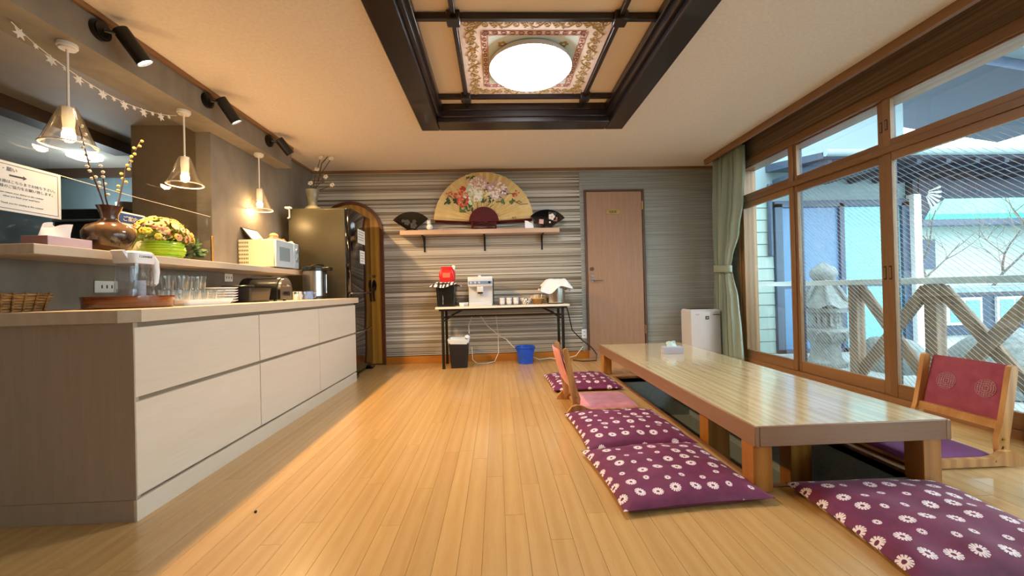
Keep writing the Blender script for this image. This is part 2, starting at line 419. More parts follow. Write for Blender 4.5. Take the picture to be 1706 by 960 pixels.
for i in range(6):
    yb, ya = bounds[i], bounds[i+1]; off = 0.0 if i % 2 == 0 else 0.018
    if i == 1: yb += 0.03
    for (z0, z1, rb, rt, low) in ((0.05, 1.875, 0.10, 0.06, True), (1.925, 2.285, 0.048, 0.012, False)):
        wn += 1
        w = bpy.data.objects.new('window_%d' % wn, None); COL.objects.link(w); w['kind'] = 'structure'; w.location = (XR+off, 0, 0)
        t = 0.036; sw = 0.058
        obj('stile', B(0, t, ya, ya+sw, z0, z1, 0.003), 'frame_cedar', w); obj('stile', B(0, t, yb-sw, yb, z0, z1, 0.003), 'frame_cedar', w)
        obj('rail', B(0, t, ya+sw, yb-sw, z0, z0+rb, 0.003), 'trim_cedar', w); obj('rail', B(0, t, ya+sw, yb-sw, z1-rt, z1, 0.003), 'trim_cedar', w)
        obj('pane', B(0.016, 0.020, ya+sw, yb-sw, z0+rb, z1-rt), 'pane_glass', w, smooth=0)
        zc = 0.98 if low else 2.09
        yp = ya+sw/2 if i in (1, 3) else (yb-sw/2 if i in (2, 4) else None)
        if yp is not None:
            hz = 0.052 if low else 0.04
            p = obj('pull', B(-0.002, 0.004, yp-.011, yp+.011, zc-hz, zc+hz, 0.001), 'pull_dark', w)
            obj('pull_recess', B(-0.0035, 0.004, yp-.006, yp+.006, zc-hz*.78, zc+hz*.78), 'frame_cedar', p)
        # aluminium outer sash with its own pane
        a0, a1 = ya+0.105, yb+0.115
        obj('outer_stile', B(0.150-off, 0.178-off, a1-.05, a1, z0+.02, z1+.05, 0.002), 'alu_dark', w)
        obj('outer_stile', B(0.150-off, 0.178-off, a0, a0+.02, z0+.02, z1+.05, 0.002), 'alu_dark', w)
        if not low: obj('outer_rail', B(0.150-off, 0.178-off, a0, a1, z1+.02, z1+.065, 0.002), 'alu_dark', w)
        else: obj('outer_rail', B(0.150-off, 0.178-off, a0, a1, z0-.03, z0+.02, 0.002), 'alu_dark', w)
        obj('outer_pane', B(0.162-off, 0.1628-off, a0+.02, a1-.05, z0+.02, z1+.02), 'wired_glass' if (i in (1, 2, 3) and low) else 'pane_glass', w, smooth=0)

# ---------------------------------------------------------------- doors
dr = bpy.data.objects.new('door_1', None); COL.objects.link(dr); dr['kind'] = 'structure'; dr.location = (1.575, YB, 0)
m = MB()
obj('door_frame', B(-.400, -.375, -.03, .002, 0.1, 2.215, 0.002), 'door_edge', dr); obj('door_frame', B(.370, .400, -.03, .002, 0.1, 2.215, 0.002), 'door_edge', dr)
obj('door_frame', B(-.375, .370, -.03, .002, 2.19, 2.215, 0.002), 'door_edge', dr)
obj('door_leaf', B(-.372, .364, -.022, .001, 0.108, 2.187, 0.002), 'door_walnut', dr)
h = obj('lever_handle', MB().cyl((-.318, -.022, 1.02), (-.318, -.030, 1.02), 0.026, n=20).cyl((-.318, -.03, 1.02), (-.318, -.06, 1.02), 0.009).tube([(-.318, -.058, 1.02), (-.26, -.06, 1.02), (-.19, -.055, 1.018)], 0.008), 'chrome', dr)
obj('keyhole_rose', MB().cyl((-.318, -.022, 1.085), (-.318, -.030, 1.085), 0.024, n=20), 'chrome', h)
obj('upper_lock', MB().cyl((-.32, -.022, 1.17), (-.32, -.036, 1.17), 0.026, n=20).cyl((-.32, -.036, 1.17), (-.32, -.042, 1.17), .014), 'door_edge', dr)
for zz in (2.0, 0.36): obj('hinge', MB().cyl((.372, -.028, zz-.055), (.372, -.028, zz+.055), 0.009, n=10), 'brass', dr)
sg = obj('name_plate', MB().prism([(-.095, 1.885), (.075, 1.885), (.098, 1.915), (.075, 1.945), (.03, 1.945), (.022, 1.957), (-.022, 1.957), (-.03, 1.945), (-.095, 1.945)], 'y', -.030, -.022), 'brass', dr, loc=(-.02, 0, 0))
obj('lettering', text_mesh('化粧室', 0.034, 'iron_black', align='CENTER'), None, sg, loc=(-0.005, -.0312, 1.905), rot=(PI/2, 0, 0))

ar = bpy.data.objects.new('door_2', None); COL.objects.link(ar); ar['kind'] = 'structure'; ar.location = (-1.86, YB, 0)
def arch(rr, zs, z0, n=24):
    return [(-rr, z0)] + [(rr, z0)] + [(rr*math.cos(PI*i/n), zs+rr*math.sin(PI*i/n)) for i in range(n+1)]
m = MB()
o1 = arch(0.41, 1.70, 0.0); i1 = arch(0.372, 1.70, 0.0)
n = len(o1)
for k in range(1, n):
    j = (k+1) % n
    a, b, c, d2 = o1[k], o1[j], i1[j], i1[k]
    for (y0, y1) in ((-.035, .002),):
        v = m._v([(a[0], y0, a[1]), (b[0], y0, b[1]), (c[0], y0, c[1]), (d2[0], y0, d2[1]), (a[0], y1, a[1]), (b[0], y1, b[1]), (c[0], y1, c[1]), (d2[0], y1, d2[1])])
        for q in ((0, 1, 2, 3), (4, 7, 6, 5), (0, 4, 5, 1), (2, 6, 7, 3)): m._f([v[t_] for t_ in q])
obj('arch_frame', m, 'arch_frame_wood', ar, smooth=30)
obj('door_leaf', MB().prism(arch(0.371, 1.70, 0.015), 'y', -.022, .0), 'arch_wood', ar, smooth=30)
obj('panel_moulding', MB().prism(arch(0.26, 1.66, 0.25), 'y', -.030, -.021), 'arch_wood', ar, smooth=30, loc=(-.05, 0, 0))
hd = obj('handle_plate', MB().prism([(.285+.028*math.cos(t*PI/10), 1.02+.075*math.sin(t*PI/10)) for t in range(20)], 'y', -.03, -.021), 'iron_black', ar)
obj('pull_handle', MB().tube([(.285, -.03, 1.0), (.285, -.06, .99), (.288, -.068, .93), (.288, -.06, .85), (.285, -.028, .83)], [0.012, .013, .014, .012, .016], n=10), 'iron_black', hd)
obj('bolt_knob', MB().cyl((.29, -.021, 1.14), (.29, -.035, 1.14), 0.02, n=16), 'brass', ar)
obj('bolt_knob', MB().cyl((.22, -.021, .09), (.22, -.035, .09), 0.016, n=14), 'iron_black', ar)
# ================================================================ outside, beyond the windows
mottled('concrete', '#8E989A', '#A0A9AA', 4, 0.8)
plain('siding_white', '#93A9A5', 0.6); plain('frame_blue', '#2A425C', 0.4, 0.1); plain('wall_pale', '#7F959D', 0.7)
plain('door_blue', '#45739E', 0.35); plain('door_mint', '#68AEBE', 0.25)
plain('roof_dark', '#263850', 0.6); plain('roof_green', '#2FA890', 0.5); plain('white_post', '#EEF2F2', 0.6); plain('house_white', '#A6BABA', 0.7)
mottled('stone', '#606A6C', '#889193', 28, 0.85, bump=0.5)
wood('rail_wood', '#5E4C3E', '#8C7662', 'z', 1.0, 0.7, 3.0, 0.15)
wood('deck_wood', '#9AA2A2', '#B4BBBA', 'y', 1.0, 0.7, 3.0, 0.12)
mottled('bark', '#4A4844', '#6B6761', 12, 0.9)
m = B(3.16, 40, -8, 40, -0.40, -0.16); struct('floor_ground', m, 'concrete')
# deck boards outside the window
dk = thing('timber_deck', 'grey timber deck of narrow boards outside the sliding windows', 'deck', (3.16, 0, 0))
db = B(-.5, .5, -.5, .5, -.5, .5).mesh('deck_board', 'deck_wood', 0)
for i in range(5):
    o = bpy.data.objects.new('deck_board', db); COL.objects.link(o); o.parent = dk
    o.location = (0.07+i*0.125, 2.6, -0.13); o.scale = (0.117, 6.4, 0.06)
# railing
rl = thing('deck_railing', 'weathered timber railing with crossed braces along the deck', 'railing', (3.92, 0, -0.16))
for y in (4.15, 3.38, 2.61, 1.84):
    obj('post', B(-.05, .05, y-.05, y+.05, 0, 1.04, 0.004), 'rail_wood', rl)
obj('top_rail', B(-.06, .06, 1.2, 5.78, 1.04, 1.10, 0.005), 'deck_wood', rl)
for k, y in enumerate((3.38, 2.61, 1.84)):
    for s_ in (1, -1):
        y0, y1 = y+.05, y+.72; za, zb = (0.10, 1.0) if s_ > 0 else (1.0, 0.10)
        d_ = Vector((0, y1-y0, zb-za)); L = d_.length; ang = math.atan2(zb-za, y1-y0)
        M_ = Matrix.Translation((0.012*s_, (y0+y1)/2, (za+zb)/2)) @ Matrix.Rotation(ang, 4, 'X')
        obj('brace', B(-.022, .022, -L/2, L/2, -.05, .05, 0.003, M=M_), 'rail_wood', rl)
# stone lantern
st = thing('stone_lantern', 'carved grey stone garden lantern with curled roof beside the railing', 'stone lantern', (4.25, 4.96, -0.16))
obj('pedestal', MB().lathe([(0, 0), (.22, 0), (.22, .05), (.19, .08), (.165, .12), (.155, .26), (.17, .31), (0, .31)], n=28), 'stone', st)
lot = obj('lotus_platform', MB().lathe([(0, .30), (.17, .30), (.24, .38), (.25, .46), (.23, .49), (0, .49)], n=28), 'stone', st)
for i in range(8):
    a = 2*PI*i/8; c, s_ = math.cos(a), math.sin(a)
    arcp = [(c*(.20+.055*math.sin(t*PI/8)) - s_*.085*math.cos(t*PI/8), s_*(.20+.055*math.sin(t*PI/8)) + c*.085*math.cos(t*PI/8), .33+.13*math.sin(t*PI/8)) for t in range(9)]
    obj('lotus_petal', MB().tube(arcp, 0.018, 6), 'stone', lot)
m = MB(); s6 = [(0.185*math.cos(PI/6+i*PI/3), 0.185*math.sin(PI/6+i*PI/3)) for i in range(6)]
m.prism(s6, 'z', .49, .70); fb = obj('fire_box', m, 'stone', st, smooth=20)
for a in (-PI/2, -PI/2-PI/3, -PI/2+PI/3):
    M_ = Matrix.Rotation(a, 4, 'Z')
    mm = MB().box(.150, .172, -.075, .075, .52, .68, 0.004, M=M_); obj('window_panel', mm, 'stone', fb)
    obj('opening', B(.165, .1745, -.035, .035, .56, .64, M=M_), 'alu_dark', fb)
m = MB()
def roof_fn(u, v):
    a = 2*PI*u; k = abs(math.cos(3*a)); k = k**4
    r = .09 + .18*v**1.2 + .05*k*v**4; z = 1.11 - .36*v**0.8 + .05*k*v**4
    return (r*math.cos(a), r*math.sin(a), z)
m.surf(roof_fn, 72, 12, True); m.prism([(0.26*math.cos(2*PI*i/36), 0.26*math.sin(2*PI*i/36)) for i in range(36)], 'z', .70, .755)
rf = obj('roof', m, 'stone', st, smooth=50)
for i in range(6):
    a = i*PI/3; c, s_ = math.cos(a), math.sin(a)
    pts = [(c*r, s_*r, z) for r, z in ((.09, 1.12), (.16, 1.00), (.23, .86), (.28, .79), (.32, .775), (.345, .80), (.33, .83))]
    obj('curled_ridge', MB().tube(pts, [.02, .022, .026, .028, .026, .022, .016], 8), 'stone', rf)
obj('finial', MB().lathe([(0, 1.03), (.11, 1.05), (.115, 1.08), (.10, 1.10), (.145, 1.16), (.15, 1.21), (.12, 1.27), (.05, 1.31), (.02, 1.34), (0, 1.345)], n=24), 'stone', st)
# neighbouring wing: sided wall, sliding doors, porch roof
wg = thing('neighbouring_wing', 'pale clapboard wing with blue sliding doors across the deck', 'building', (0, 5.9, -0.16))
obj('wall', B(3.16, 6.45, .03, .4, 0, 5.2), 'wall_pale', wg, smooth=0)
sd = B(-.5, .5, -.5, .5, -.5, .5).mesh('siding_board', 'siding_white', 0)
for i in range(13):
    o = bpy.data.objects.new('siding_board', sd); COL.objects.link(o); o.parent = wg
    o.location = (3.72, 0.012, 0.095+i*0.187); o.scale = (1.10, 0.036, 0.176); o.rotation_euler = (rad(-2.0), 0, 0)
for x0, x1 in ((4.28, 4.40), (5.30, 5.38), (6.06, 6.20), (6.30, 6.45)): obj('door_post', B(x0, x1, -.05, .03, 0, 2.30, 0.004), 'frame_blue', wg)
obj('door_head', B(4.28, 6.45, -.05, .03, 2.24, 2.34, 0.004), 'frame_blue', wg)
obj('door_threshold', B(4.28, 6.45, -.05, .03, 0, 0.06, 0.004), 'frame_blue', wg)
for x0, x1, mt in ((4.40, 5.30, 'door_blue'), (5.38, 6.06, 'door_mint'), (6.20, 6.30, 'door_mint')):
    sl = obj('sliding_door', B(x0, x1, -.01, .03, 0.06, 2.24), mt, wg, smooth=0)
    obj('door_rail', B(x0, x1, -.022, -.01, 1.0, 1.06), 'frame_blue', sl)
obj('downpipe', MB().cyl((4.2, -.05, 1.5), (4.2, -.05, 2.6), 0.035, n=10), 'frame_blue', wg)
pr = obj('porch_roof', MB().prism([(-1.05, 2.66), (.03, 2.80), (.03, 2.92), (-1.05, 2.74)], 'x', 4.2, 11.5), 'roof_dark', wg, smooth=0)
for i in range(18): obj('rafter', B(4.3+i*.4, 4.36+i*.4, -1.0, .02, 2.60, 2.68), 'roof_dark', pr, smooth=0)
obj('gutter', MB().cyl((4.2, -1.08, 2.72), (11.5, -1.08, 2.72), 0.045, n=10), 'wall_pale', pr)
obj('back_beam', B(6.45, 11.5, -.08, .04, 2.35, 2.82), 'roof_dark', pr, smooth=0)
obj('upper_roof', MB().prism([(4.6, 4.55), (6.5, 4.20), (9.5, 3.70), (9.5, 3.86), (6.5, 4.38), (4.6, 4.75)], 'y', -1.0, 1.2), 'wall_pale', wg, smooth=0)
obj('upper_eave', MB().prism([(4.6, 4.40), (6.5, 4.04), (9.3, 3.58), (9.3, 3.70), (6.5, 4.20), (4.6, 4.55)], 'y', -0.8, 1.0), 'frame_blue', wg, smooth=0)
cp = obj('corner_post', B(6.42, 6.54, -.12, .0, 0, 2.40, 0.005), 'white_post', wg)
br = obj('carved_bracket', MB().prism([(6.54, 1.75), (6.58, 1.95), (6.72, 2.18), (6.95, 2.32), (7.4, 2.40), (8.3, 2.62), (8.3, 2.78), (6.54, 2.78)], 'y', -.09, -.04), 'roof_dark', wg, smooth=20)
for i in range(6):
    a = rad(-65+i*17); obj('carved_ray', MB().tube([(6.62+.06*math.cos(a), -.095, 2.42+.06*math.sin(a)), (6.62+.26*math.cos(a), -.095, 2.42+.26*math.sin(a))], [.006, .022], 6), 'white_post', br)
# far house with a green roof
hs = thing('green_roofed_house', 'white house with a turquoise roof far behind the railing', 'house', (12.6, 11.5, -0.16))
obj('wall', B(0, 14, 0, 6, 0, 2.95), 'house_white', hs, smooth=0)
obj('roof', MB().prism([(-.7, 2.75), (3.0, 5.0), (6.7, 2.75), (6.7, 2.92), (3.0, 5.2), (-.7, 2.95)], 'x', -.6, 6.2), 'roof_green', hs, smooth=0)
obj('eave', B(-.6, 6.2, -.72, -.5, 2.62, 2.80), 'frame_blue', hs, smooth=0)
obj('side_roof', MB().prism([(4.0, 2.5), (6.6, 4.7), (9.2, 2.5), (9.2, 2.75), (6.6, 4.95), (4.0, 2.75)], 'y', -2.2, 4), 'wall_pale', hs, smooth=0)
obj('side_gable', MB().prism([(4.4, 0), (8.8, 0), (8.8, 2.6), (6.6, 4.5), (4.4, 2.6)], 'y', -1.9, -1.7), 'house_white', hs, smooth=0)
wd = obj('window', B(0.25, 0.75, -.05, .0, 1.4, 2.3), 'frame_blue', hs, smooth=0)
obj('wall_band', B(0, 4.4, -.06, 0, 0.7, 0.85), 'frame_blue', hs, smooth=0)
lo = thing('garden_shed', 'low dark shed with a paned window behind the crossed braces', 'shed', (8.2, 7.2, -0.16))
obj('wall', B(0, 3.2, 0, 1.2, 0, .82), 'frame_blue', lo, smooth=0); obj('roof', MB().prism([(-.2, .82), (1.4, .82), (1.4, .90), (-.2, .92)], 'x', -.2, 3.4), 'wall_pale', lo, smooth=0)
for a in range(2):
    wp = obj('window', B(.35+a*1.0, 1.05+a*1.0, -.04, 0, .2, .72), 'white_post', lo, smooth=0)
    obj('pane', B(.40+a*1.0, .68+a*1.0, -.05, -.035, .25, .67), 'door_mint', wp, smooth=0); obj('pane', B(.72+a*1.0, 1.0+a*1.0, -.05, -.035, .25, .67), 'door_mint', wp, smooth=0)
# rounded garden boulders
def boulder(seed, loc, sc, label):
    r_ = random.Random(seed); bm = bmesh.new(); bmesh.ops.create_icosphere(bm, subdivisions=3, radius=1)
    ph = [r_.uniform(0, 6) for _ in range(6)]
    for v in bm.verts:
        n_ = v.co.normalized(); k = 1+.10*math.sin(3*n_.x+ph[0])+.08*math.sin(4*n_.y+ph[1])+.06*math.sin(5*n_.z+ph[2])
        v.co = Vector((n_.x*sc[0], n_.y*sc[1], max(n_.z, -.3)*sc[2]))*k
    mm = MB(); mm.bm.free(); mm.bm = bm
    return obj('boulder', mm, 'stone', loc=loc, label=label, cat='boulder', group='garden boulders')
boulder(3, (4.75, 3.55, -.03), (.42, .42, .42), 'large rounded grey boulder behind the middle of the railing')
boulder(5, (4.75, 4.55, -.06), (.28, .28, .34), 'smaller grey boulder behind the railing nearer the lantern')
# bare tree
def tree(loc, h, seed, label):
    r_ = random.Random(seed); root = thing('bare_tree', label, 'tree', loc, 0, 'bare garden trees')
    tw = MB(); tk = MB()
    def grow(p, d_, L, r, lev):
        pts = [p]; q = p.copy(); dd = d_.copy()
        for i in range(5):
            dd = (dd + Vector((r_.uniform(-.22, .22), r_.uniform(-.22, .22), r_.uniform(-.08, .2)))).normalized(); q = q+dd*L/5; pts.append(q.copy())
        (tk if lev == 0 else tw).tube(pts, [r*(1-.14*i) for i in range(6)], 6 if lev < 2 else 4)
        if lev < 4:
            for i in range(3 if lev < 3 else 2):
                b_ = pts[r_.randint(2, 5)]; a_ = r_.uniform(0, 2*PI)
                nd = (dd*0.6 + Vector((math.cos(a_), math.sin(a_), r_.uniform(.0, .5)))*.75).normalized(); grow(b_, nd, L*r_.uniform(.55, .8), r*.5, lev+1)
    grow(Vector((0, 0, 0)), Vector((0, 0, 1)), h, .05, 0)
    obj('trunk', tk, 'bark', root); t_ = obj('twigs', tw, 'bark', root, kind='stuff')
tree((10.2, 8.9, -.16), 1.9, 5, 'bare thin-branched tree nearest the white corner post')
tree((11.9, 9.2, -.16), 2.1, 9, 'bare thin-branched tree to the right, before the green roof')
# ================================================================ left side: cabinet run, counter, shelf and what stands there
cb = thing('drawer_cabinet', 'long pale wood drawer cabinet with flat handleless fronts', 'cabinet', (-1.51, 1.69, 0))
obj('carcass', B(-.81, -.03, .02, 2.55, 0.02, 0.82), 'cabinet_side', cb, smooth=0)
obj('end_panel', B(-.825, -.002, 0, .02, 0.09, 0.824), 'cabinet_side', cb, smooth=0)
obj('plinth', B(-.825, -.012, 0.0, 2.55, 0, 0.088), 'cabinet_side', cb, smooth=0)
obj('kick_board', B(-.012, .0, 0.0, 2.55, 0, 0.088), 'cabinet_front', cb, smooth=0)
ys = [0.0, 0.862, 1.695, 2.552]
for i in range(3):
    for z0, z1 in ((0.512, 0.802), (0.102, 0.492)):
        obj('drawer_front', B(-.022, .0, ys[i]+(.004 if i == 0 else .003), ys[i+1]-.003, z0, z1, 0.0015), 'cabinet_front', cb, smooth=0)
plain('groove', '#8C7E6C', 0.6)
obj('groove_strip', B(-.03, -.014, .012, 2.55, 0.09, 0.822), 'groove', cb, smooth=0)
ct = MB().prism([(-2.335, 1.665), (-1.55, 1.665), (-1.49, 1.705), (-1.49, 4.285), (-2.335, 4.285)], 'z', 0.825, 0.877)
obj('worktop', ct, 'counter_ash', smooth=0, label='pale ash worktop lying on the drawer cabinet, one corner clipped', cat='worktop')
m = MB().box(-2.46, -2.0, 1.78, HY1-.005, 1.13, 1.175, 0.002).box(XL+.001, -2.0, HY1-.01, 4.18, 1.13, 1.175, 0.002)
obj('hatch_shelf', m, 'counter_ash', smooth=0, label='upper pale wood ledge running along the serving hatch above the worktop', cat='shelf')

# ---- fridge
k = Nt('fridge_side', 0.32, 0.35); k.inp('Base Color', lin('#3E392A'))
plain('fridge_black', '#0B0A0A', 0.10, coat=0.6); plain('paper_white', '#EFEFEC', 0.7); plain('ink', '#4A4A4E', 0.8)
fg = thing('refrigerator', 'tall dark refrigerator with glossy black doors beside the arched door', 'refrigerator', (-1.60, 4.30, 0))
obj('body', B(-.62, -.02, 0, .68, 0.03, 1.845, 0.006), 'fridge_side', fg, smooth=0)
for z0, z1 in ((0.94, 1.845), (0.50, 0.925), (0.05, 0.485)):
    d_ = obj('door', B(-.018, .035, .0, .68, z0, z1, 0.008, 2), 'fridge_black', fg)
    if z0 < .9: obj('handle_strip', B(.02, .042, .0, .68, z1-.004, z1+.012, 0.003), 'chrome', d_)
obj('top_edge', B(-.62, .03, 0.004, .676, 1.845, 1.853), 'fridge_side', fg, smooth=0)
for y in (0.06, .62): obj('foot', B(-.03, .06, y-.05, y+.05, 0, .035, 0.006), 'fridge_black', fg)
for nm, y0, y1, z0, z1, lb in (('notice', .22, .46, 1.50, 1.66, 'white notice sheet stuck high on the black refrigerator door'), ('notice', .28, .44, 1.27, 1.42, 'smaller white paper below the notice on the refrigerator door')):
    t = thing('notice', lb, 'notice', (-1.564, 4.30, 0))
    obj('sheet', B(0, .0012, y0, y1, z0, z1), 'paper_white', t, smooth=0)
    for i in range(4): obj('print_line', B(.0012, .0018, y0+.02, y1-.02-.03*(i % 2), z1-.03-i*.03, z1-.025-i*.03), 'ink', t, smooth=0)
tc = obj('towel_hook', MB().tube([(0, 0, 0), (0, .03, .0), (0, .03, -.09), (0, .0, -.1)], .008).box(-.03, .03, -.012, .03, .0, .02, .003), 'white_post', loc=(-2.2, 4.262, 1.845), label='small white hook hung on the refrigerator top edge', cat='hook')
mottled('ceramic_grey', '#77735F', '#98937E', 14, 0.3); plain('bloom_pale', '#E4DDD0', 0.7); plain('twig_dark', '#4B3328', 0.7)
vs = thing('flower_vase', 'grey-green waisted ceramic vase with twigs on top of the refrigerator', 'vase', (-2.07, 4.55, 1.853))
obj('vase_body', MB().lathe([(0, 0), (.085, 0), (.10, .025), (.085, .055), (.045, .085), (.048, .13), (.068, .22), (.072, .262), (.062, .262), (.05, .2), (0, .18)], n=24), 'ceramic_grey', vs)
m = MB(); bl = [(-.02, 0, .34), (.055, 0, .50), (.15, .0, .41), (.22, .0, .62), (.10, .0, .63), (.2, .05, .33)]
for (a, b, c) in bl:
    m.tube([(0, 0, .2), (a*.35, b*.5, .2+(c-.2)*.5), (a, b, c)], .004, 5)
m.tube([(.07, 0, .35), (.09, 0, .47), (.11, 0, .56), (.18, 0, .64)], .006, 5)
obj('twigs', m, 'twig_dark', vs)
for (a, b, c) in bl:
    mm = MB()
    for i in range(5): mm.ball((a+.016*math.cos(i*1.26), b+.01*math.sin(i*1.26), c+.016*math.sin(i*1.26)), .013, 8)
    obj('blossom', mm, 'bloom_pale', vs)
mm = MB().ball((.13, -.02, .36), .03, 10, (.5, .4, 1.2)); obj('leaf', mm, 'twig_dark', vs)

# ---- pendants, spotlights, garland
plain('white_enamel', '#E9E4DC', 0.4); plain('lamp_black', '#0E0D0D', 0.35)
clear('shade_glass', (0.96, 0.96, 0.95), 0.03, 0.05, k_edge=.9, power=2.4)
emit('bulb_glow', '#FFD9A0', 12.0); emit('spot_glow', '#FFF2DC', 14.0)
pd = None
for i, (y, lb) in enumerate(((2.175, 'clear glass cone pendant lamp nearest, over the tissue box and notice'), (2.955, 'clear glass cone pendant lamp between the other two, past the flower pot'), (3.86, 'clear glass cone pendant lamp over the microwave, against the plaster wall'))):
    p = thing('pendant_lamp', lb, 'pendant lamp', (-2.255, y, 2.29), 0, 'pendant lamps over the hatch')
    obj('canopy', MB().lathe([(0, 0), (.042, 0), (.042, -.018), (.034, -.020), (.034, -.03), (0, -.03)], n=24), 'white_enamel', p)
    obj('stem', MB().cyl((0, 0, -.03), (0, 0, -.35), .006, n=10), 'white_enamel', p)
    obj('socket', MB().lathe([(0, -.335), (.024, -.34), (.026, -.40), (.022, -.455), (0, -.455)], n=20), 'white_enamel', p)
    sh = obj('shade', MB().lathe([(.030, -.335), (.036, -.345), (.105, -.53), (.112, -.54), (.108, -.545), (.100, -.535), (.032, -.35), (.026, -.338), (.030, -.335)], n=32), 'shade_glass', p)
    obj('shade_rim', MB().tube([(.110*math.cos(2*PI*t/32), .110*math.sin(2*PI*t/32), -.542) for t in range(32)], .004, 6, True), 'white_enamel', sh)
    obj('bulb', MB().ball((0, 0, -.49), .028, 14, (1, 1, 1.2)), 'bulb_glow', p)
    lamp('POINT', 'bulb_light', p, (0, 0, -.545), PEND_W, PWARM, 0.03)
for i, (y, lb) in enumerate(((2.26, 'black wall spotlight nearest, lit and aimed down from the soffit'), (3.07, 'black wall spotlight between its two fellows on the soffit'), (3.88, 'black wall spotlight at the far end of the soffit'))):
    p = thing('spotlight', lb, 'spotlight', (-2.175, y, 2.42), 0, 'spotlights on the soffit')
    obj('wall_plate', MB().cyl((0, 0, 0), (.022, 0, 0), .055, n=24).cyl((.022, 0, 0), (.03, 0, 0), .045, n=24), 'lamp_black', p)
    obj('arm', MB().tube([(.03, 0, 0), (.06, .02, .0), (.085, .05, .01)], .010, 8), 'lamp_black', p)
    a, b = Vector((.075, .045, .035)), Vector((.150, .115, -.12)); w_ = (b-a).normalized()
    if i == 2: b = Vector((.145, .125, -.085)); w_ = (b-a).normalized()
    hd_ = obj('lamp_head', MB().cyl(a, b, .040, n=24, caps=False).cyl(a, a-w_*.004, .040, .03, n=24).cyl(b-w_*.016, b-w_*.0155, .0395, n=24), 'lamp_black', p)
    obj('lens', MB().cyl(b-w_*.012, b-w_*.010, .036, n=24), 'spot_glow', hd_)
    e = lamp('SPOT', 'beam', p, b+w_*.004, SPOT_W, WARM, 0.03, spot=120, blend=0.7)
    e.rotation_euler = Vector((.50, .08, -.86)).normalized().to_track_quat('-Z', 'Y').to_euler()
plain('felt_white', '#EDE8DE', 0.8)
gl = thing('star_garland', 'white string garland of paper stars under the soffit edge', 'garland', (-2.33, 0, 0))
gp = [(0.02, 1.98, 2.275)] + [(0.012, 2.02+.95*t/14, 2.262-.10*math.sin(PI*t/14)**.8) for t in range(15)]
obj('string', MB().tube(gp, .002, 5), 'felt_white', gl)
for t in range(1, 15):
    c = gp[t]; big = t % 2 == 1; R0 = .030 if big else .015
    pl = []
    for q in range(12):
        a = q*PI/6 + .2*t; r_ = R0 if q % 2 == 0 else R0*.45
        pl.append((c[1]+r_*math.cos(a), c[2]-R0*.6+r_*math.sin(a)))
    obj('star', MB().prism(pl, 'x', c[0]-.0015, c[0]+.0015), 'felt_white', gl, smooth=0)

# ---- hatch: acrylic sheets, notice, kitchen things
ac = thing('acrylic_screen', 'clear acrylic splash screen standing at the far end of the hatch', 'screen', (-2.322, 2.50, 1.176))
obj('sheet', B(-.002, .002, 0, .80, 0, .545), 'acrylic', ac, smooth=0)
obj('edge_strip', B(-.006, .006, .80, .82, 0, .25, .002), 'brass', ac)
ac2 = obj('acrylic_screen', B(-.002, .002, -.9, .0, 0, .545), 'acrylic', smooth=0, loc=(-2.325, 2.14, 1.176), label='clear acrylic splash screen behind the tissue box and hanging notice', cat='screen')
ns = thing('hanging_notice', 'white laminated counter notice hanging on a string behind the tissue box', 'notice', (-2.295, 2.018, 1.352), rad(0))
obj('sheet', B(-.001, .001, -.15, .15, 0, .236), 'paper_white', ns, smooth=0)
fr = MB()
for a in ((-.137, .137, .012, .0145), (-.137, .137, .2205, .223), (-.137, -.1345, .012, .223), (.1345, .137, .012, .223)): fr.box(.001, .0015, a[0], a[1], a[2], a[3])
obj('printed_border', fr, 'ink', ns, smooth=0)
ROT = (PI/2, 0, PI/2)
for tx, sz, y, z in (('お・願い', .022, -.125, .192), ('食器はこちらまでお持ち下さい。', .0165, -.115, .135), ('皆様のご協力をお願い致します。', .0165, -.125, .112), ('Please return your dishes to the counter', .0115, -.12, .085), ('when you finish your meal here', .0115, -.095, .068), ('Thank you for waiting at this counter', .0115, -.105, .035)):
    obj('lettering', text_mesh(tx, sz, 'ink'), None, ns, loc=(.0012, y, z), rot=ROT)
obj('arrow', MB().prism([(-.07, .168), (-.015, .168), (-.015, .162), (.0, .172), (-.015, .182), (-.015, .176), (-.07, .176)], 'x', .001, .0016), 'ink', ns, smooth=0)
obj('string', MB().tube([(0, -.15, .234), (.0, .15, .234), (.0, .6, .222), (.0, 1.24, .22)], .0016, 5), 'felt_white', ns)
plain('hood_dark', '#22282A', 0.4); plain('steel', '#9BA3A4', 0.3, 0.9)
ov = thing('kitchen_range', 'dark kitchen range with a pot seen through the hatch', 'range', (-3.87, 3.9, 0))
obj('range_body', B(-.33, .33, 0, .6, 0, 1.80, .01), 'hood_dark', ov); obj('rail', MB().cyl((-.3, -.03, 1.68), (.3, -.03, 1.68), .012), 'steel', ov)
obj('pot', MB().lathe([(0, 1.80), (.13, 1.80), (.14, 1.90), (0, 1.91)], c=(.15, .3, 0), n=20), 'ceramic_grey', ov)
kl = thing('kitchen_ceiling_lamp', 'round white lamp glowing on the kitchen ceiling', 'ceiling lamp', (-4.14, 4.14, 2.40))
emit('kitchen_glow', '#DDF2FF', 4.0)
obj('diffuser', MB().lathe([(.13, 0), (.13, -.03), (.08, -.05), (0, -.055)], n=24), 'kitchen_glow', kl)
lamp('POINT', 'lamp_light', kl, (0, 0, -.55), KITCHEN_W, (.85, .96, 1.0), .12)

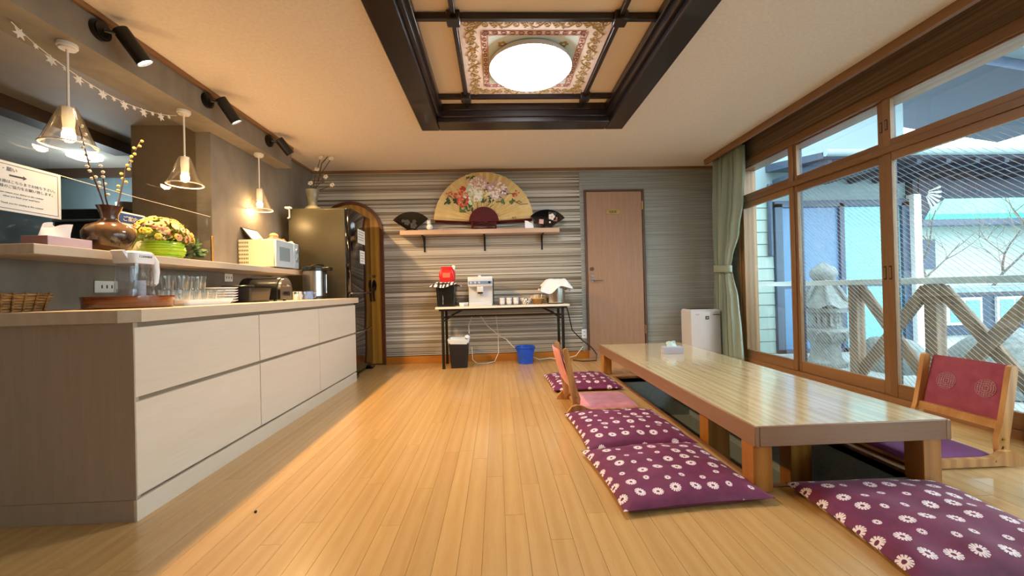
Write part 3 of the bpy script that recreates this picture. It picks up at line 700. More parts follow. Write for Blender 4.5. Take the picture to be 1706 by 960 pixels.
# ---- on the upper ledge
plain('box_lilac', '#B7A6B4', 0.55); plain('box_end', '#8B6E70', 0.55); plain('tissue', '#F4F1EE', 0.8)
def tissue_puff(seed, w=.06, h=.045):
    r_ = random.Random(seed); ph = [r_.uniform(0, 6) for _ in range(4)]
    def fn(u, v):
        a = 2*PI*u; k = 1 + .25*math.sin(3*a+ph[0]) + .15*math.sin(5*a+ph[1]); rr = (w*.6*(1-v) + w*.5*v*k)
        return (rr*.35*math.cos(a)+.012*v*math.sin(2*a), rr*1.3*math.sin(a)+.012*v, h*v*(1+.25*math.sin(2*a+ph[2])))
    m_ = MB().surf(fn, 28, 7, True); return m_
tb = thing('tissue_box', 'flat lilac tissue box on the upper ledge under the notice', 'tissue box', (-2.16, 1.925, 1.176))
obj('carton', B(-.06, .06, 0, .205, 0, .056, .002), 'box_lilac', tb, smooth=0); obj('carton_end', B(-.0595, .0595, -.001, .0, .001, .055), 'box_end', tb, smooth=0)
obj('tissue', tissue_puff(2, .09, .06), 'tissue', tb, loc=(0, .085, .055))
k = Nt('vase_glaze', 0.12); zc_ = k.n('ShaderNodeSeparateXYZ', {0: k.coord('obj')}).outputs[2]
f_ = k.math('ADD', k.math('MULTIPLY', zc_, 3.2), k.math('MULTIPLY', k.noise(k.coord('obj', (6, 6, 2)), 3, 4), .35))
k.inp('Base Color', k.ramp(f_, [(.05, lin('#2C160A')), (.22, lin('#7A4E1C')), (.42, lin('#241B10')), (.62, lin('#7C5C40')), (.9, lin('#4E2818'))])); k.inp('Coat Weight', .6)
bv = thing('brown_vase', 'brown glazed bellied vase with bud branches on the upper ledge', 'vase', (-2.13, 2.255, 1.176))
obj('vase_body', MB().lathe([(0, 0), (.072, 0), (.088, .03), (.112, .085), (.113, .115), (.095, .15), (.05, .172), (.036, .19), (.037, .215), (.055, .262), (.050, .262), (.034, .215), (.03, .19), (0, .18)], n=40), 'vase_glaze', bv)
plain('bud_gold', '#D9C56A', 0.6); plain('bud_silver', '#D8D2C4', 0.6)
def branch(pts, bm_, seed, n, mat_):
    br_ = obj('branch', MB().tube(pts, [.004, .0035, .003, .002], 6), 'twig_dark', bv); r_ = random.Random(seed)
    P_ = [Vector(p) for p in pts]
    for i in range(n):
        t = .42+.58*i/(n-1); s_ = t*3; j = min(int(s_), 2); p = P_[j].lerp(P_[j+1], s_-j)
        mm = MB().ball(p+Vector((r_.uniform(-.012, .012), r_.uniform(-.014, .014), r_.uniform(-.006, .006))), .0085, 8); obj('bud', mm, mat_, br_)
branch([(0, .02, .2), (0, .06, .32), (.0, .10, .50), (.01, .185, .69)], None, 4, 13, 'bud_gold')
branch([(0, -.01, .2), (0, -.05, .32), (.0, -.10, .44), (.01, -.16, .64)], None, 5, 12, 'bud_silver')
branch([(.01, .0, .2), (.01, -.03, .30), (.02, -.05, .38), (.03, -.07, .46)], None, 6, 6, 'bud_silver')
k = Nt('lime_glaze', .25); k.inp('Base Color', k.ramp(k.noise(k.coord('obj', (1, 1, 8)), 12, 3), [(.3, lin('#8FC322')), (.7, lin('#B9DC3A'))]))
fp = thing('flower_pot', 'lime green ribbed bowl of peach and yellow artificial flowers', 'flower pot', (-2.14, 2.615, 1.176))
pr_ = [(0, 0), (.07, 0)]
for i in range(13): 
    a = i/12; pr_.append((.085+.03*math.sin(PI*(.12+.8*a))+.0025*math.cos(i*PI), .008+.10*a))
pr_ += [(.075, .1), (0, .09)]
obj('bowl', MB().lathe(pr_, n=36), 'lime_glaze', fp)
for nm, c in (('petal_peach', '#E8A77C'), ('petal_cream', '#F0DFA2'), ('petal_yellow', '#D9CB4E'), ('petal_eye', '#7E3420'), ('leaf_green', '#8C9A4E'), ('leaf_deep', '#3F5F33')): plain(nm, c, 0.7)
r_ = random.Random(8)
FL = {}
for pm in ('petal_peach', 'petal_cream', 'petal_yellow'):
    mm = MB()
    for i in range(6):
        a = i*PI/3; mm.ball((.012*math.cos(a), .012*math.sin(a), .002), .0105, 8, (1, 1, .45))
    FL[pm] = mm.mesh('flower', pm)
eye = MB().ball((0, 0, .005), .006, 8).mesh('flower_eye', 'petal_eye')
for i in range(150):
    a = r_.uniform(0, 2*PI); e_ = r_.uniform(-.10, 1.0)**1.0; el = math.asin(max(-.25, min(1, e_))); rr = r_.uniform(.90, 1.05)
    d_ = Vector((math.cos(el)*math.cos(a), math.cos(el)*math.sin(a), math.sin(el)))
    p = Vector((d_.x*.115*rr, d_.y*.185*rr, .135+d_.z*.125*rr))
    o = obj('flower', FL[r_.choice(('petal_peach', 'petal_peach', 'petal_cream', 'petal_yellow', 'petal_yellow'))], None, fp, loc=p); o.rotation_euler = d_.to_track_quat('Z', 'Y').to_euler(); o.scale = (r_.uniform(.8, 1.15),)*3
    if i % 2 == 0: q = obj('flower_eye', eye, None, o)
def leaf_cluster(n, seed, rx, ry, rz, zc, size, mat_, zlo=-.4):
    r2_ = random.Random(seed); mm = MB()
    for i in range(n):
        a = r2_.uniform(0, 2*PI); s_ = r2_.uniform(zlo, 1); c_ = math.sqrt(1-s_*s_); k_ = r2_.uniform(.6, 1.0)
        p = Vector((rx*c_*math.cos(a)*k_, ry*c_*math.sin(a)*k_, zc+rz*s_*k_)); d_ = Vector((c_*math.cos(a), c_*math.sin(a), s_+.2)).normalized()
        t = d_.orthogonal().normalized(); L = size*r2_.uniform(.7, 1.3); w_ = L*.35
        v = mm._v([p, p+d_*L*.5+t*w_, p+d_*L, p+d_*L*.5-t*w_]); mm._f(v)
    return mm
obj('leaves', leaf_cluster(170, 3, .10, .15, .10, .13, .04, None, -.3), 'leaf_green', fp, smooth=0, kind='stuff')
obj('leaves', leaf_cluster(160, 5, .07, .10, .07, .06, .05, None, -.6), 'leaf_deep', fp, smooth=0, kind='stuff', loc=(-.02, .2, .02))
bk = thing('brochure', 'blue and white brochure standing behind the flower bowl', 'brochure', (-2.285, 2.47, 1.176))
plain('brochure_blue', '#2E4C86', .4)
M_ = Matrix.Rotation(rad(-4), 4, 'Y')
obj('cover', B(0, .006, 0, .20, 0, .29, M=M_), 'paper_white', bk, smooth=0); obj('cover_band', B(.006, .0068, .01, .19, .22, .28, M=M_), 'brochure_blue', bk, smooth=0)
obj('lettering', text_mesh('ご案内', .035, 'paper_white'), None, bk, loc=(-.0085, .04, .235), rot=(PI/2, 0, PI/2))
# microwave
plain('mw_cream', '#D8D0B4', .45); plain('mw_front', '#C3D3E2', .3); plain('mw_window', '#8EA2AC', .2); plain('mw_slot', '#5B5748', .6)
mw = thing('microwave_oven', 'cream microwave oven with pale blue front on the upper ledge', 'microwave', (-2.005, 3.655, 1.176), rad(2))
obj('body', B(-.325, -.012, 0, .44, .012, .262, .006), 'mw_cream', mw)
dm = obj('door', B(-.012, .006, .0, .335, .012, .262, .004), 'mw_front', mw)
obj('door_window', B(.006, .0075, .06, .255, .07, .20), 'mw_window', dm, smooth=0)
cpn = obj('control_panel', B(-.012, .005, .338, .44, .012, .262, .004), 'mw_front', mw)
for z in (.19, .10): obj('dial', MB().cyl((.005, .39, z), (.02, .39, z), .024, n=20), 'mw_window', cpn)
for i in range(6):
    for j in range(6): obj('vent_slot', B(-.318+j*.0145, -.310+j*.0145, -.0012, .002, .045+i*.036, .062+i*.036), 'mw_slot', mw, smooth=0)
for x_ in (-.28, -.05):
    for y_ in (.04, .40): obj('foot', MB().cyl((x_, y_, 0), (x_, y_, .013), .014, n=10), 'mw_slot', mw)
plain('cloth_coral', '#C9785F', .85); plain('cloth_print', '#D9B8A8', .85); plain('bread_tan', '#D2AE74', .8)
r_ = random.Random(3)
def crumple(sx, sy, h, seed):
    q = random.Random(seed); ph = [q.uniform(0, 6) for _ in range(5)]
    def top(u, v):
        x_, y_ = (u-.5)*sx, (v-.5)*sy; e = min(u, 1-u, v, 1-v); k_ = min(1, e*7)
        return (x_+.006*math.sin(9*v+ph[0]), y_+.006*math.sin(11*u+ph[1]), k_*h*(.55+.25*math.sin(7*u+ph[2])+.2*math.sin(9*v+5*u+ph[3])))
    return MB().surf(top, 22, 16)
obj('folded_cloth', crumple(.15, .28, .045, 4), 'cloth_coral', loc=(-2.115, 3.81, 1.4385), label='crumpled coral cloth lying on the microwave top', cat='cloth')
obj('folded_cloth', crumple(.12, .12, .03, 9), 'cloth_print', loc=(-2.09, 4.02, 1.4385), label='pale printed cloth on the microwave above its dials', cat='cloth')
obj('bread_roll', MB().ball((0, 0, 0), .045, 14, (.8, 1.1, .6)), 'bread_tan', loc=(-2.14, 3.88, 1.500), label='tan rounded bundle lying on the coral cloth', cat='roll')
pf = thing('picture_frame', 'dark framed card leaning back on the microwave', 'picture frame', (-2.30, 3.70, 1.438))
M_ = Matrix.Translation((.055, 0, 0)) @ Matrix.Rotation(rad(-38), 4, 'Y')
obj('frame', B(-.006, .006, 0, .24, 0, .155, .002, M=M_), 'black_wood', pf, smooth=0); obj('card', B(.006, .0072, .015, .225, .015, .14, M=M_), 'paper_white', pf, smooth=0)
obj('power_cord', MB().tube([(-2.03, 3.50, 1.181), (-2.02, 3.60, 1.183), (-2.025, 3.72, 1.181), (-2.01, 3.78, 1.183), (-2.015, 3.84, 1.181)], .005, 6), 'mw_cream', loc=(.0, .0, .002), label='cream cord lying along the ledge in front of the microwave', cat='cord') if False else None

# ---- sockets on the wall under the ledge
for y, z, lb, w_ in ((2.445, 1.0, 'white double wall socket under the ledge beside the pitcher', .07), (3.52, 1.09, 'small white socket plate under the ledge behind the plates', .05)):
    so = thing('wall_socket', lb, 'socket', (XL, y, z)); obj('cover_plate', B(0, .008, -w_, w_, -.035, .035, .003), 'white_post', so)
    for dy in (-.03, .0, .03): obj('socket_hole', B(.008, .0088, dy-.004, dy+.004, -.010, .010), 'ink', so, smooth=0)

# ---- on the worktop
ZT = 0.8775
k = Nt('wicker', .7); k.inp('Base Color', k.ramp(k.noise(k.coord('obj', (1, 1, 6)), 25, 3), [(.35, lin('#5E3D18')), (.65, lin('#A97B3C'))]))
bs = thing('wicker_basket', 'low wicker basket of dark packets at the near end of the worktop', 'basket', (-2.19, 1.815, ZT), rad(0))
obj('bottom', B(-.09, .09, -.09, .09, 0, .008), 'wicker', bs, smooth=0)
for i in range(7):
    z = .006+i*.0115; g = .09+i*.003
    pts = [(x_*g, y_*g, z) for x_, y_ in ((-1, -1), (-.5, -1), (0, -1), (.5, -1), (1, -1), (1, 0), (1, 1), (.5, 1), (0, 1), (-.5, 1), (-1, 1), (-1, 0))]
    obj('weave_row', MB().tube(pts, .0066, 6, True), 'wicker', bs)
for i in range(5): obj('stake', MB().cyl((.10, -.08+i*.04, 0), (.116, -.09+i*.045, .086), .004, n=6), 'wicker', bs)
for i in range(5):
    q = obj('packet', B(-.04, .04, -.013, .013, 0, .012, .003), 'hood_dark' if i % 2 else 'steel', loc=(-2.19, 1.745+.033*i, ZT+.06), rot=(rad(10), rad(8), rad(2*i-4)), label=('dark', 'silver')[i % 2 == 0]+' foil packet in the wicker basket, '+('nearest the viewer', 'second from the viewer', 'in the middle', 'second from the pitcher', 'nearest the pitcher')[i], cat='packet', group='packets in the basket')
k = Nt('lacquer_brown', .18); k.inp('Base Color', k.ramp(k.noise(k.coord('obj', (1, 1, 14)), 4, 4), [(.35, lin('#4A1E0A')), (.65, lin('#8A4A18'))])); k.inp('Coat Weight', .7)
obj('round_tray', MB().lathe([(0, .010), (.155, .010), (.162, .058), (.178, .060), (.178, .047), (.172, .004), (.162, 0), (0, 0)], n=48), 'lacquer_brown', loc=(-1.88, 2.09, ZT), label='brown lacquered round tray under the water pitcher', cat='tray')
plain('white_plastic', '#E6E8EC', .35); plain('filter_white', '#D8DCE6', .4)
pt = thing('water_pitcher', 'clear filter water pitcher with white lid on the brown tray', 'pitcher', (-1.87, 2.105, ZT+.011))
def rrect(hx, hy, r, n=6):
    out = []
    for cx_, cy_, a0 in ((hx-r, hy-r, 0), (-hx+r, hy-r, PI/2), (-hx+r, -hy+r, PI), (hx-r, -hy+r, 1.5*PI)):
        out += [(cx_+r*math.cos(a0+PI/2*i/n), cy_+r*math.sin(a0+PI/2*i/n)) for i in range(n+1)]
    return out
def loft(mb_, secs, cap=True):
    rings = [mb_._v([(x_, y_, z) for x_, y_ in pl]) for pl, z in secs]
    n_ = len(rings[0])
    for A, B_ in zip(rings, rings[1:]):
        for i in range(n_): mb_._f([A[i], A[(i+1) % n_], B_[(i+1) % n_], B_[i]])
    if cap: mb_._f(rings[0][::-1]); mb_._f(rings[-1])
    return mb_
obj('jug', loft(MB(), [(rrect(.052, .072, .03), 0), (rrect(.055, .074, .03), .01), (rrect(.057, .062, .03), .22)], True), 'pitcher_clear', pt)
obj('inner_tank', loft(MB(), [(rrect(.042, .048, .025), .10), (rrect(.049, .054, .028), .215)], True), 'pitcher_clear', pt)
obj('filter', MB().cyl((0, .03, .03), (0, .03, .13), .024, n=20), 'filter_white', pt)
obj('water', loft(MB(), [(rrect(.047, .066, .028), .006), (rrect(.048, .065, .028), .085)], True), 'pitcher_clear', pt)
li = obj('lid', loft(MB(), [(rrect(.060, .066, .03), .215), (rrect(.063, .070, .032), .235), (rrect(.061, .068, .032), .268), (rrect(.05, .058, .03), .278)], True), 'white_plastic', pt)
obj('spout', MB().prism([(-.062, .262), (-.062, .225), (-.098, .275), (-.085, .28)], 'x', -.03, .03), 'white_plastic', li)
obj('handle', MB().tube([(0, .06, .25), (0, .10, .258), (0, .125, .235), (0, .13, .18), (0, .122, .12), (0, .112, .11)], [.02, .018, .016, .016, .015, .012], 10), 'white_plastic', pt)
obj('lettering', text_mesh('CLEANSUI', .016, 'ink', align='CENTER'), None, li, loc=(.0635, -.005, .245), rot=(PI/2, 0, PI/2))
wt = obj('white_tray', loft(MB(), [(rrect(.12, .185, .02), 0), (rrect(.135, .20, .025), .032), (rrect(.131, .196, .025), .032), (rrect(.117, .182, .02), .006)], True), 'white_plastic', loc=(-1.87, 2.475, ZT), label='white rectangular tray holding drinking glasses', cat='tray')
gm = MB().lathe([(0, .001), (.026, .001), (.028, .004), (.034, .085), (.0325, .085), (.0265, .008), (0, .008)], n=18)
gmesh = gm.mesh('tumbler', 'tumbler_glass'); gi = 0
for row in range(3):
    for c in range(5):
        x_ = -1.943+row*.073; y_ = 2.325+c*.072+(.01 if row % 2 else 0)
        obj('tumbler', gmesh, None, loc=(x_, y_, ZT+.007), label='clear glass tumbler on the white tray, row '+('nearest the wall', 'in the middle', 'nearest the counter edge')[row]+', '+('first', 'second', 'third', 'fourth', 'fifth')[c]+' from the pitcher', cat='glass', group='tumblers on the white tray')
for ui, (x_, y_) in enumerate(((-1.943, 2.397), (-1.943, 2.541), (-1.87, 2.551), (-1.87, 2.407), (-1.943, 2.613))):
    obj('tumbler', gmesh, None, loc=(x_, y_, ZT+.0935), label='clear tumbler stacked on top of another, '+('wall side nearest the pitcher', 'wall side in the middle', 'front side nearest the plates', 'front side nearest the pitcher', 'wall side nearest the plates')[ui], cat='glass', group='upper tumblers')
plain('porcelain', '#E7E7E8', .2)
pm = MB().lathe([(0, 0), (.055, 0), (.08, .012), (.094, .018), (.094, .022), (.078, .017), (.053, .006), (0, .006)], n=32).mesh('plate', 'porcelain')
for i in range(6):
    obj('plate', pm, None, loc=(-1.90, 2.79, ZT+i*.0175), label='white plate in the stack behind the glasses, ' + ('lowest', 'second from the bottom', 'third from the bottom', 'third from the top', 'second from the top', 'topmost')[i], cat='plate', group='stacked white plates')
plain('black_plastic', '#121213', .3, coat=.3)
rk = thing('cutlery_box', 'low black angled cutlery box between plates and toaster', 'box', (-1.89, 3.03, ZT))
obj('box_body', loft(MB(), [(rrect(.11, .12, .015), 0), (rrect(.125, .13, .02), .105), (rrect(.119, .124, .02), .105), (rrect(.104, .114, .015), .006)], True), 'black_plastic', rk)
obj('divider', B(-.1, .1, -.003, .003, .006, .10), 'black_plastic', rk); obj('lid', B(-.1, .1, -.118, -.05, .105, .125, .004), 'black_plastic', rk)
to = thing('toaster', 'black rounded toaster with chrome end beneath the ledge', 'toaster', (-2.075, 3.34, ZT), -PI/2)
body = []
for i in range(17):
    a = PI*i/16; body.append((.10*math.cos(a)*1.0, .10+.095*math.sin(a)))
obj('shell', MB().prism([(-.10, .012)] + [(p_[0], p_[1]) for p_ in body[::-1]] + [(.10, .012)], 'y', 0, .30), 'black_plastic', to, smooth=30)
e_ = obj('chrome_end', MB().prism([(-.092, .014)] + [(p_[0]*.92, p_[1]-.006) for p_ in body[::-1]] + [(.092, .014)], 'y', .30, .325), 'chrome', to, smooth=30)
obj('lever', B(-.02, .02, .325, .35, .12, .135, .003), 'chrome', e_); obj('dial', MB().cyl((0, .325, .06), (0, .345, .06), .02, n=18), 'black_plastic', e_)
for x_ in (-.035, .035): obj('bread_slot', B(x_-.012, x_+.012, .03, .27, .188, .197), 'ink', to, smooth=0)
for x_ in (-.07, .07):
    for y_ in (.03, .27): obj('foot', MB().cyl((x_, y_, 0), (x_, y_, .013), .012, n=10), 'black_plastic', to)
plain('mug_blue', '#6C8CC9', .3)
def mug(loc, rz, mat_, lb):
    t = thing('mug', lb, 'mug', loc, rz, 'mugs by the water boiler')
    obj('cup', MB().lathe([(0, 0), (.034, 0), (.038, .006), (.038, .078), (.035, .078), (.034, .008), (0, .006)], n=24), mat_, t)
    obj('handle', MB().tube([(.036, 0, .062), (.06, 0, .06), (.066, 0, .04), (.058, 0, .02), (.037, 0, .018)], .005, 8), mat_, t)
mug((-1.80, 3.83, ZT), rad(30), 'mug_blue', 'blue patterned mug on the worktop in front of the water boiler'); mug((-1.86, 3.74, ZT), rad(80), 'porcelain', 'white mug standing beside the blue mug near the toaster')
for i, (x_, y_) in enumerate(((-1.78, 3.70), (-1.83, 3.66))):
    t = thing('spice_jar', ('small glass jar with steel cap beside the white mug, nearer the counter edge', 'small glass jar with steel cap tucked between toaster and white mug')[i], 'jar', (x_, y_, ZT), 0, 'jars by the toaster')
    obj('jar', MB().lathe([(0, 0), (.022, 0), (.024, .005), (.022, .055), (0, .055)], n=16), 'tumbler_glass', t); obj('cap', MB().cyl((0, 0, .055), (0, 0, .075), .02, n=16), 'steel', t)
plain('steel_brushed', '#B3AFA8', .25, 1.0)
wb = thing('water_boiler', 'stainless electric water boiler with black lid beside the refrigerator', 'water boiler', (-1.868, 4.10, ZT))
obj('base', MB().lathe([(0, 0), (.115, 0), (.115, .02), (.105, .03), (0, .03)], n=32), 'black_plastic', wb)
obj('tank', MB().cyl((0, 0, .03), (0, 0, .285), .104, n=36), 'steel_brushed', wb)
ld = obj('lid', MB().lathe([(.108, .285), (.112, .30), (.108, .325), (.06, .34), (0, .342)], n=36), 'black_plastic', wb)
obj('spout_head', B(.02, .175, -.045, .045, .29, .325, .008, 2), 'black_plastic', ld)
g_ = obj('gauge_panel', B(.09, .118, -.03, .03, .03, .29, .004), 'black_plastic', wb); obj('sight_glass', MB().cyl((.12, 0, .06), (.12, 0, .25), .007, n=10), 'chrome', g_)
obj('carry_handle', MB().tube([(0, -.108, .30), (.03, -.112, .33), (.06, -.09, .345), (.08, 0, .35), (.06, .09, .345), (.03, .112, .33), (0, .108, .30)], .008, 8), 'black_plastic', wb)
# ================================================================ ceiling coffer and lamp
cf = thing('ceiling_coffer', 'square dark wood ceiling coffer with crossed bars and gilt centre panel', 'coffer', (0.29, 2.90, 2.46))
hx, hy = 0.97, 0.88; wb_ = 0.175; ny = 1.34
plain('coffer_cream', '#E8D4B8', .8); plain('coffer_pink', '#F0DDD0', .8); plain('coffer_mint', '#D6E2DC', .8); plain('gilt', '#A8874A', .55, .1); plain('rose_brown', '#A9736A', .6)
for (x0, x1, y0, y1) in ((-hx, -hx+wb_, -ny, hy), (hx-wb_, hx, -ny, hy), (-hx+wb_, hx-wb_, hy-wb_-.01, hy), (-hx+wb_, hx-wb_, -ny, -ny+wb_+.01)):
    obj('frame_board', B(x0, x1, y0, y1, 0, .09, .008), 'black_wood', cf)
ix, iy = hx-wb_, hy-wb_-.01; jy = ny-wb_-.01
for k_, (x0, x1, y0, y1) in enumerate(((-ix-.002, -ix+.03, -jy, iy), (ix-.03, ix+.002, -jy, iy), (-ix, ix, iy-.02, iy+.002), (-ix, ix, -jy-.002, -jy+.02))):
    obj('step_moulding', B(x0, x1, y0, y1, .045, .16, .006), 'black_wood', cf)
    obj('inner_moulding', B(x0-.0 if k_ != 0 else x0, x1+.022 if k_ == 0 else x1, y0, y1, .10, .16, .004) if k_ == 0 else B(x0-.022 if k_ == 1 else x0, x1, y0-(.015 if k_ == 2 else 0), y1+(.015 if k_ == 3 else 0), .10, .16, .004), 'black_wood', cf)
obj('backing_panel', B(-ix-.02, ix+.02, -jy-.02, iy+.02, .160, .175), 'coffer_cream', cf, smooth=0)
gx, gy = .516, .495
for s_ in (-1, 1):
    obj('grid_bar', B(-ix+.03, ix-.03, s_*gy-.017, s_*gy+.017, .118, .158, .003), 'black_wood', cf)
    obj('grid_bar', B(s_*gx-.015, s_*gx+.015, -jy+.02, iy-.02, .122, .159, .003), 'black_wood', cf)
    for t_ in (-1, 1):
        obj('corner_block', B(s_*gx-.042, s_*gx+.042, t_*gy-.042, t_*gy+.042, .098, .158, .006), 'black_wood', cf)
op = obj('ornate_panel', B(-gx+.02, gx-.02, -gy+.02, gy-.02, .150, .160), 'coffer_pink', cf, smooth=0)
obj('mint_field', B(-.305, .305, -.30, .30, .1485, .151), 'coffer_mint', op, smooth=0)
def spiral(cx_, cy_, r0, turns, a0, sgn, n=22):
    return [(cx_+r0*(1-.85*i/n)*math.cos(a0+sgn*turns*2*PI*i/n), cy_+r0*(1-.85*i/n)*math.sin(a0+sgn*turns*2*PI*i/n)) for i in range(n+1)]
def border(mb_, off, amp, n_units, half, r):
    for side in range(4):
        ca, sa = math.cos(side*PI/2), math.sin(side*PI/2)
        def put(pts, rr=r): mb_.tube([(x_*ca-y_*sa, x_*sa+y_*ca, .1475) for x_, y_ in pts], rr, 5, flat=.5, up=(0, 0, 1))
        for u in range(n_units):
            c_ = -half+(u+.5)*2*half/n_units; w_ = half/n_units; f_ = 1 if u % 2 else -1
            put([(c_-w_+2*w_*i/14, off+f_*amp*.8*math.cos(i/14*PI)) for i in range(15)], [r*(.6+.9*math.sin(i/14*PI)) for i in range(15)])
            put(spiral(c_-w_*.45, off-f_*amp*.25, amp*.55, 1.3, PI/2, f_)); put(spiral(c_+w_*.45, off+f_*amp*.25, amp*.55, 1.3, -PI/2, f_))
            for q_ in range(3):
                x0 = c_-w_*.75+q_*w_*.7; put([(x0+w_*.12*i, off+f_*amp*(.95-.45*q_-.10*i*i*.3)) for i in range(4)], [r*1.7, r*1.5, r, r*.5])
m = MB(); border(m, .420, .046, 8, .40, .0040)
for a in range(4):
    ca, sa = math.cos(a*PI/2), math.sin(a*PI/2)
    for (cx_, cy_, sg_) in ((.425, .445, 1), (.445, .425, -1), (.405, .405, 1)):
        m.tube([(x_*ca-y_*sa, x_*sa+y_*ca, .1475) for x_, y_ in spiral(cx_, cy_, .03, 1.3, PI/4, sg_)], .0045, 5, flat=.5, up=(0, 0, 1))
obj('gilt_scrolls', m, 'gilt', op, kind='stuff')
m = MB()
for side in range(4):
    ca, sa = math.cos(side*PI/2), math.sin(side*PI/2)
    for off in (.312, .352):
        pts = [(-.34+.68*i/60, off) for i in range(61)]; m.tube([(x_*ca-y_*sa, x_*sa+y_*ca, .1478) for x_, y_ in pts], .0022, 4)
    for u in range(12):
        c_ = -.319+.058*u; m.tube([((c_+.018*math.cos(t*PI/4))*ca-(.332+.012*math.sin(t*PI/4))*sa, (c_+.018*math.cos(t*PI/4))*sa+(.332+.012*math.sin(t*PI/4))*ca, .1478) for t in range(8)], .0042, 4, True)
obj('rose_border', m, 'rose_brown', op, kind='stuff')
for a in range(4):
    c_ = Vector((.235*math.cos(a*PI/2+PI/4)*1.414*.9, .235*math.sin(a*PI/2+PI/4)*1.414*.9, .148)); mm = MB()
    for i in range(5): mm.ball(c_+Vector((.022*math.cos(i*1.26), .022*math.sin(i*1.26), 0)), .014, 8, (1, 1, .2))
    obj('corner_flower', mm, 'gilt', op)
emit('dome_glow', '#F4F9FF', DOME_E)
cl = thing('ceiling_light', 'large round white dome lamp lit in the coffer centre', 'ceiling light', (0.29, 2.915, 2.606))
obj('mount', MB().cyl((0, 0, 0), (0, 0, -.03), .27, n=48), 'white_enamel', cl)
obj('rim', MB().lathe([(.27, -.001), (.298, -.004), (.306, -.02), (.306, -.042), (.302, -.042), (.30, -.01), (.27, -.008)], n=56), 'white_enamel', cl)
obj('diffuser', MB().lathe([(.300, -.040), (.296, -.050), (.268, -.072), (.21, -.09), (.12, -.101), (0, -.105)], n=56), 'dome_glow', cl)

# ================================================================ wall shelf and fans
sh = thing('wall_shelf', 'narrow wooden wall shelf on black brackets carrying three fans', 'shelf', (-.195, YB, 1.64))
obj('board', B(-1.0, 1.005, -.20, 0, 0, .058, .003), 'shelf_oak', sh, smooth=0)
for x_ in (-.73, .05, .80):
    b_ = obj('bracket', B(x_-.011, x_+.011, -.008, 0, -.20, 0), 'iron_black', sh, smooth=0)
    obj('bracket_arm', B(x_-.011, x_+.011, -.17, -.008, -.012, 0), 'iron_black', b_, smooth=0)
    obj('bracket_gusset', MB().prism([(-.12, -.01), (-.008, -.01), (-.008, -.15)], 'x', x_-.004, x_+.004), 'iron_black', b_, smooth=0)
SZ = 1.6985
k = Nt('fan_gold', .6); k.inp('Base Color', k.ramp(k.noise(k.coord('obj', (1, 1, 1)), 6, 3), [(.3, lin('#CFB272')), (.7, lin('#DEC78C'))]))
plain('fan_maroon', '#521014', .6, 0, .25); plain('fan_cream_edge', '#E3C68E', .6)
fn = thing('folding_fan', 'large gold folding fan painted with peonies on the wall shelf', 'fan', (-.145, 5.045, SZ))
cz, Rf, r0 = .105, .635, .19; A0, A1 = rad(3.5), rad(176.5); NP = 44
m = MB()
def pf_(i, r):
    a = A0+(A1-A0)*i/NP; return (-r*math.cos(a), -.008 if i % 2 else .008, cz+r*math.sin(a))
prev = None
for i in range(NP+1):
    v = m._v([pf_(i, r0-.02), pf_(i, Rf)])
    if prev: m._f([prev[0], v[0], v[1], prev[1]])
    prev = v
leaf_ = obj('fan_leaf', m, 'fan_gold', fn, smooth=0)
ml = leaf_.modifiers.new('thick', 'SOLIDIFY'); ml.thickness = .002
obj('leaf_edge', MB().tube([pf_(i, Rf) for i in range(NP+1)], .004, 5), 'fan_cream_edge', fn)
hb = obj('fan_handle', MB().prism([(-.19*math.cos(PI*i/32), cz+.19*math.sin(PI*i/32)) for i in range(33)], 'y', -.022, -.010), 'fan_maroon', fn, smooth=30)
plain('rib_maroon', '#6B2C2A', .4)
for i in range(19):
    a = rad(5+170*i/18); obj('rib', MB().tube([(-.09*math.cos(a), -.024, cz+.09*math.sin(a)), (-.185*math.cos(a), -.024, cz+.185*math.sin(a))], .0022, 5), 'rib_maroon', hb)
for s_ in (-1, 1):
    a = A0-.012 if s_ < 0 else A1+.012
    obj('guard_stick', MB().tube([(-r*math.cos(a), -.012, cz+r*math.sin(a)-.016) for r in (.05, .3, .62)], [.016, .018, .022], 4, flat=.35), 'fan_maroon', fn)
st_ = obj('stand', B(-.155, .16, -.05, .03, 0, .02, .003), 'fan_maroon', fn)
for z_ in (.05, .085): obj('stand_bar', MB().cyl((-.16, -.035, z_), (.16, -.035, z_), .009, n=8), 'fan_maroon', st_)
for x_ in (-.15, .15): obj('stand_upright', B(x_-.01, x_+.01, -.05, .03, .02, .10, .003), 'fan_maroon', st_)
for nm, c in (('pt_red', '#C23A22'), ('pt_redl', '#DE6A50'), ('pt_white', '#EFE6DC'), ('pt_pink', '#DDB2AC'), ('pt_green', '#BFD0A8'), ('pt_lilac', '#C3A0A8'), ('pt_leaf', '#2E4A2C'), ('pt_leaf2', '#4E6B2E'), ('pt_stem', '#3A2418'), ('pt_cream', '#EBDDAE')): plain(nm, c, .65)
def cx2(px, py): return ((px-835)/755*.635, cz+(800-py)/755*.635)
ly = [-.0095]
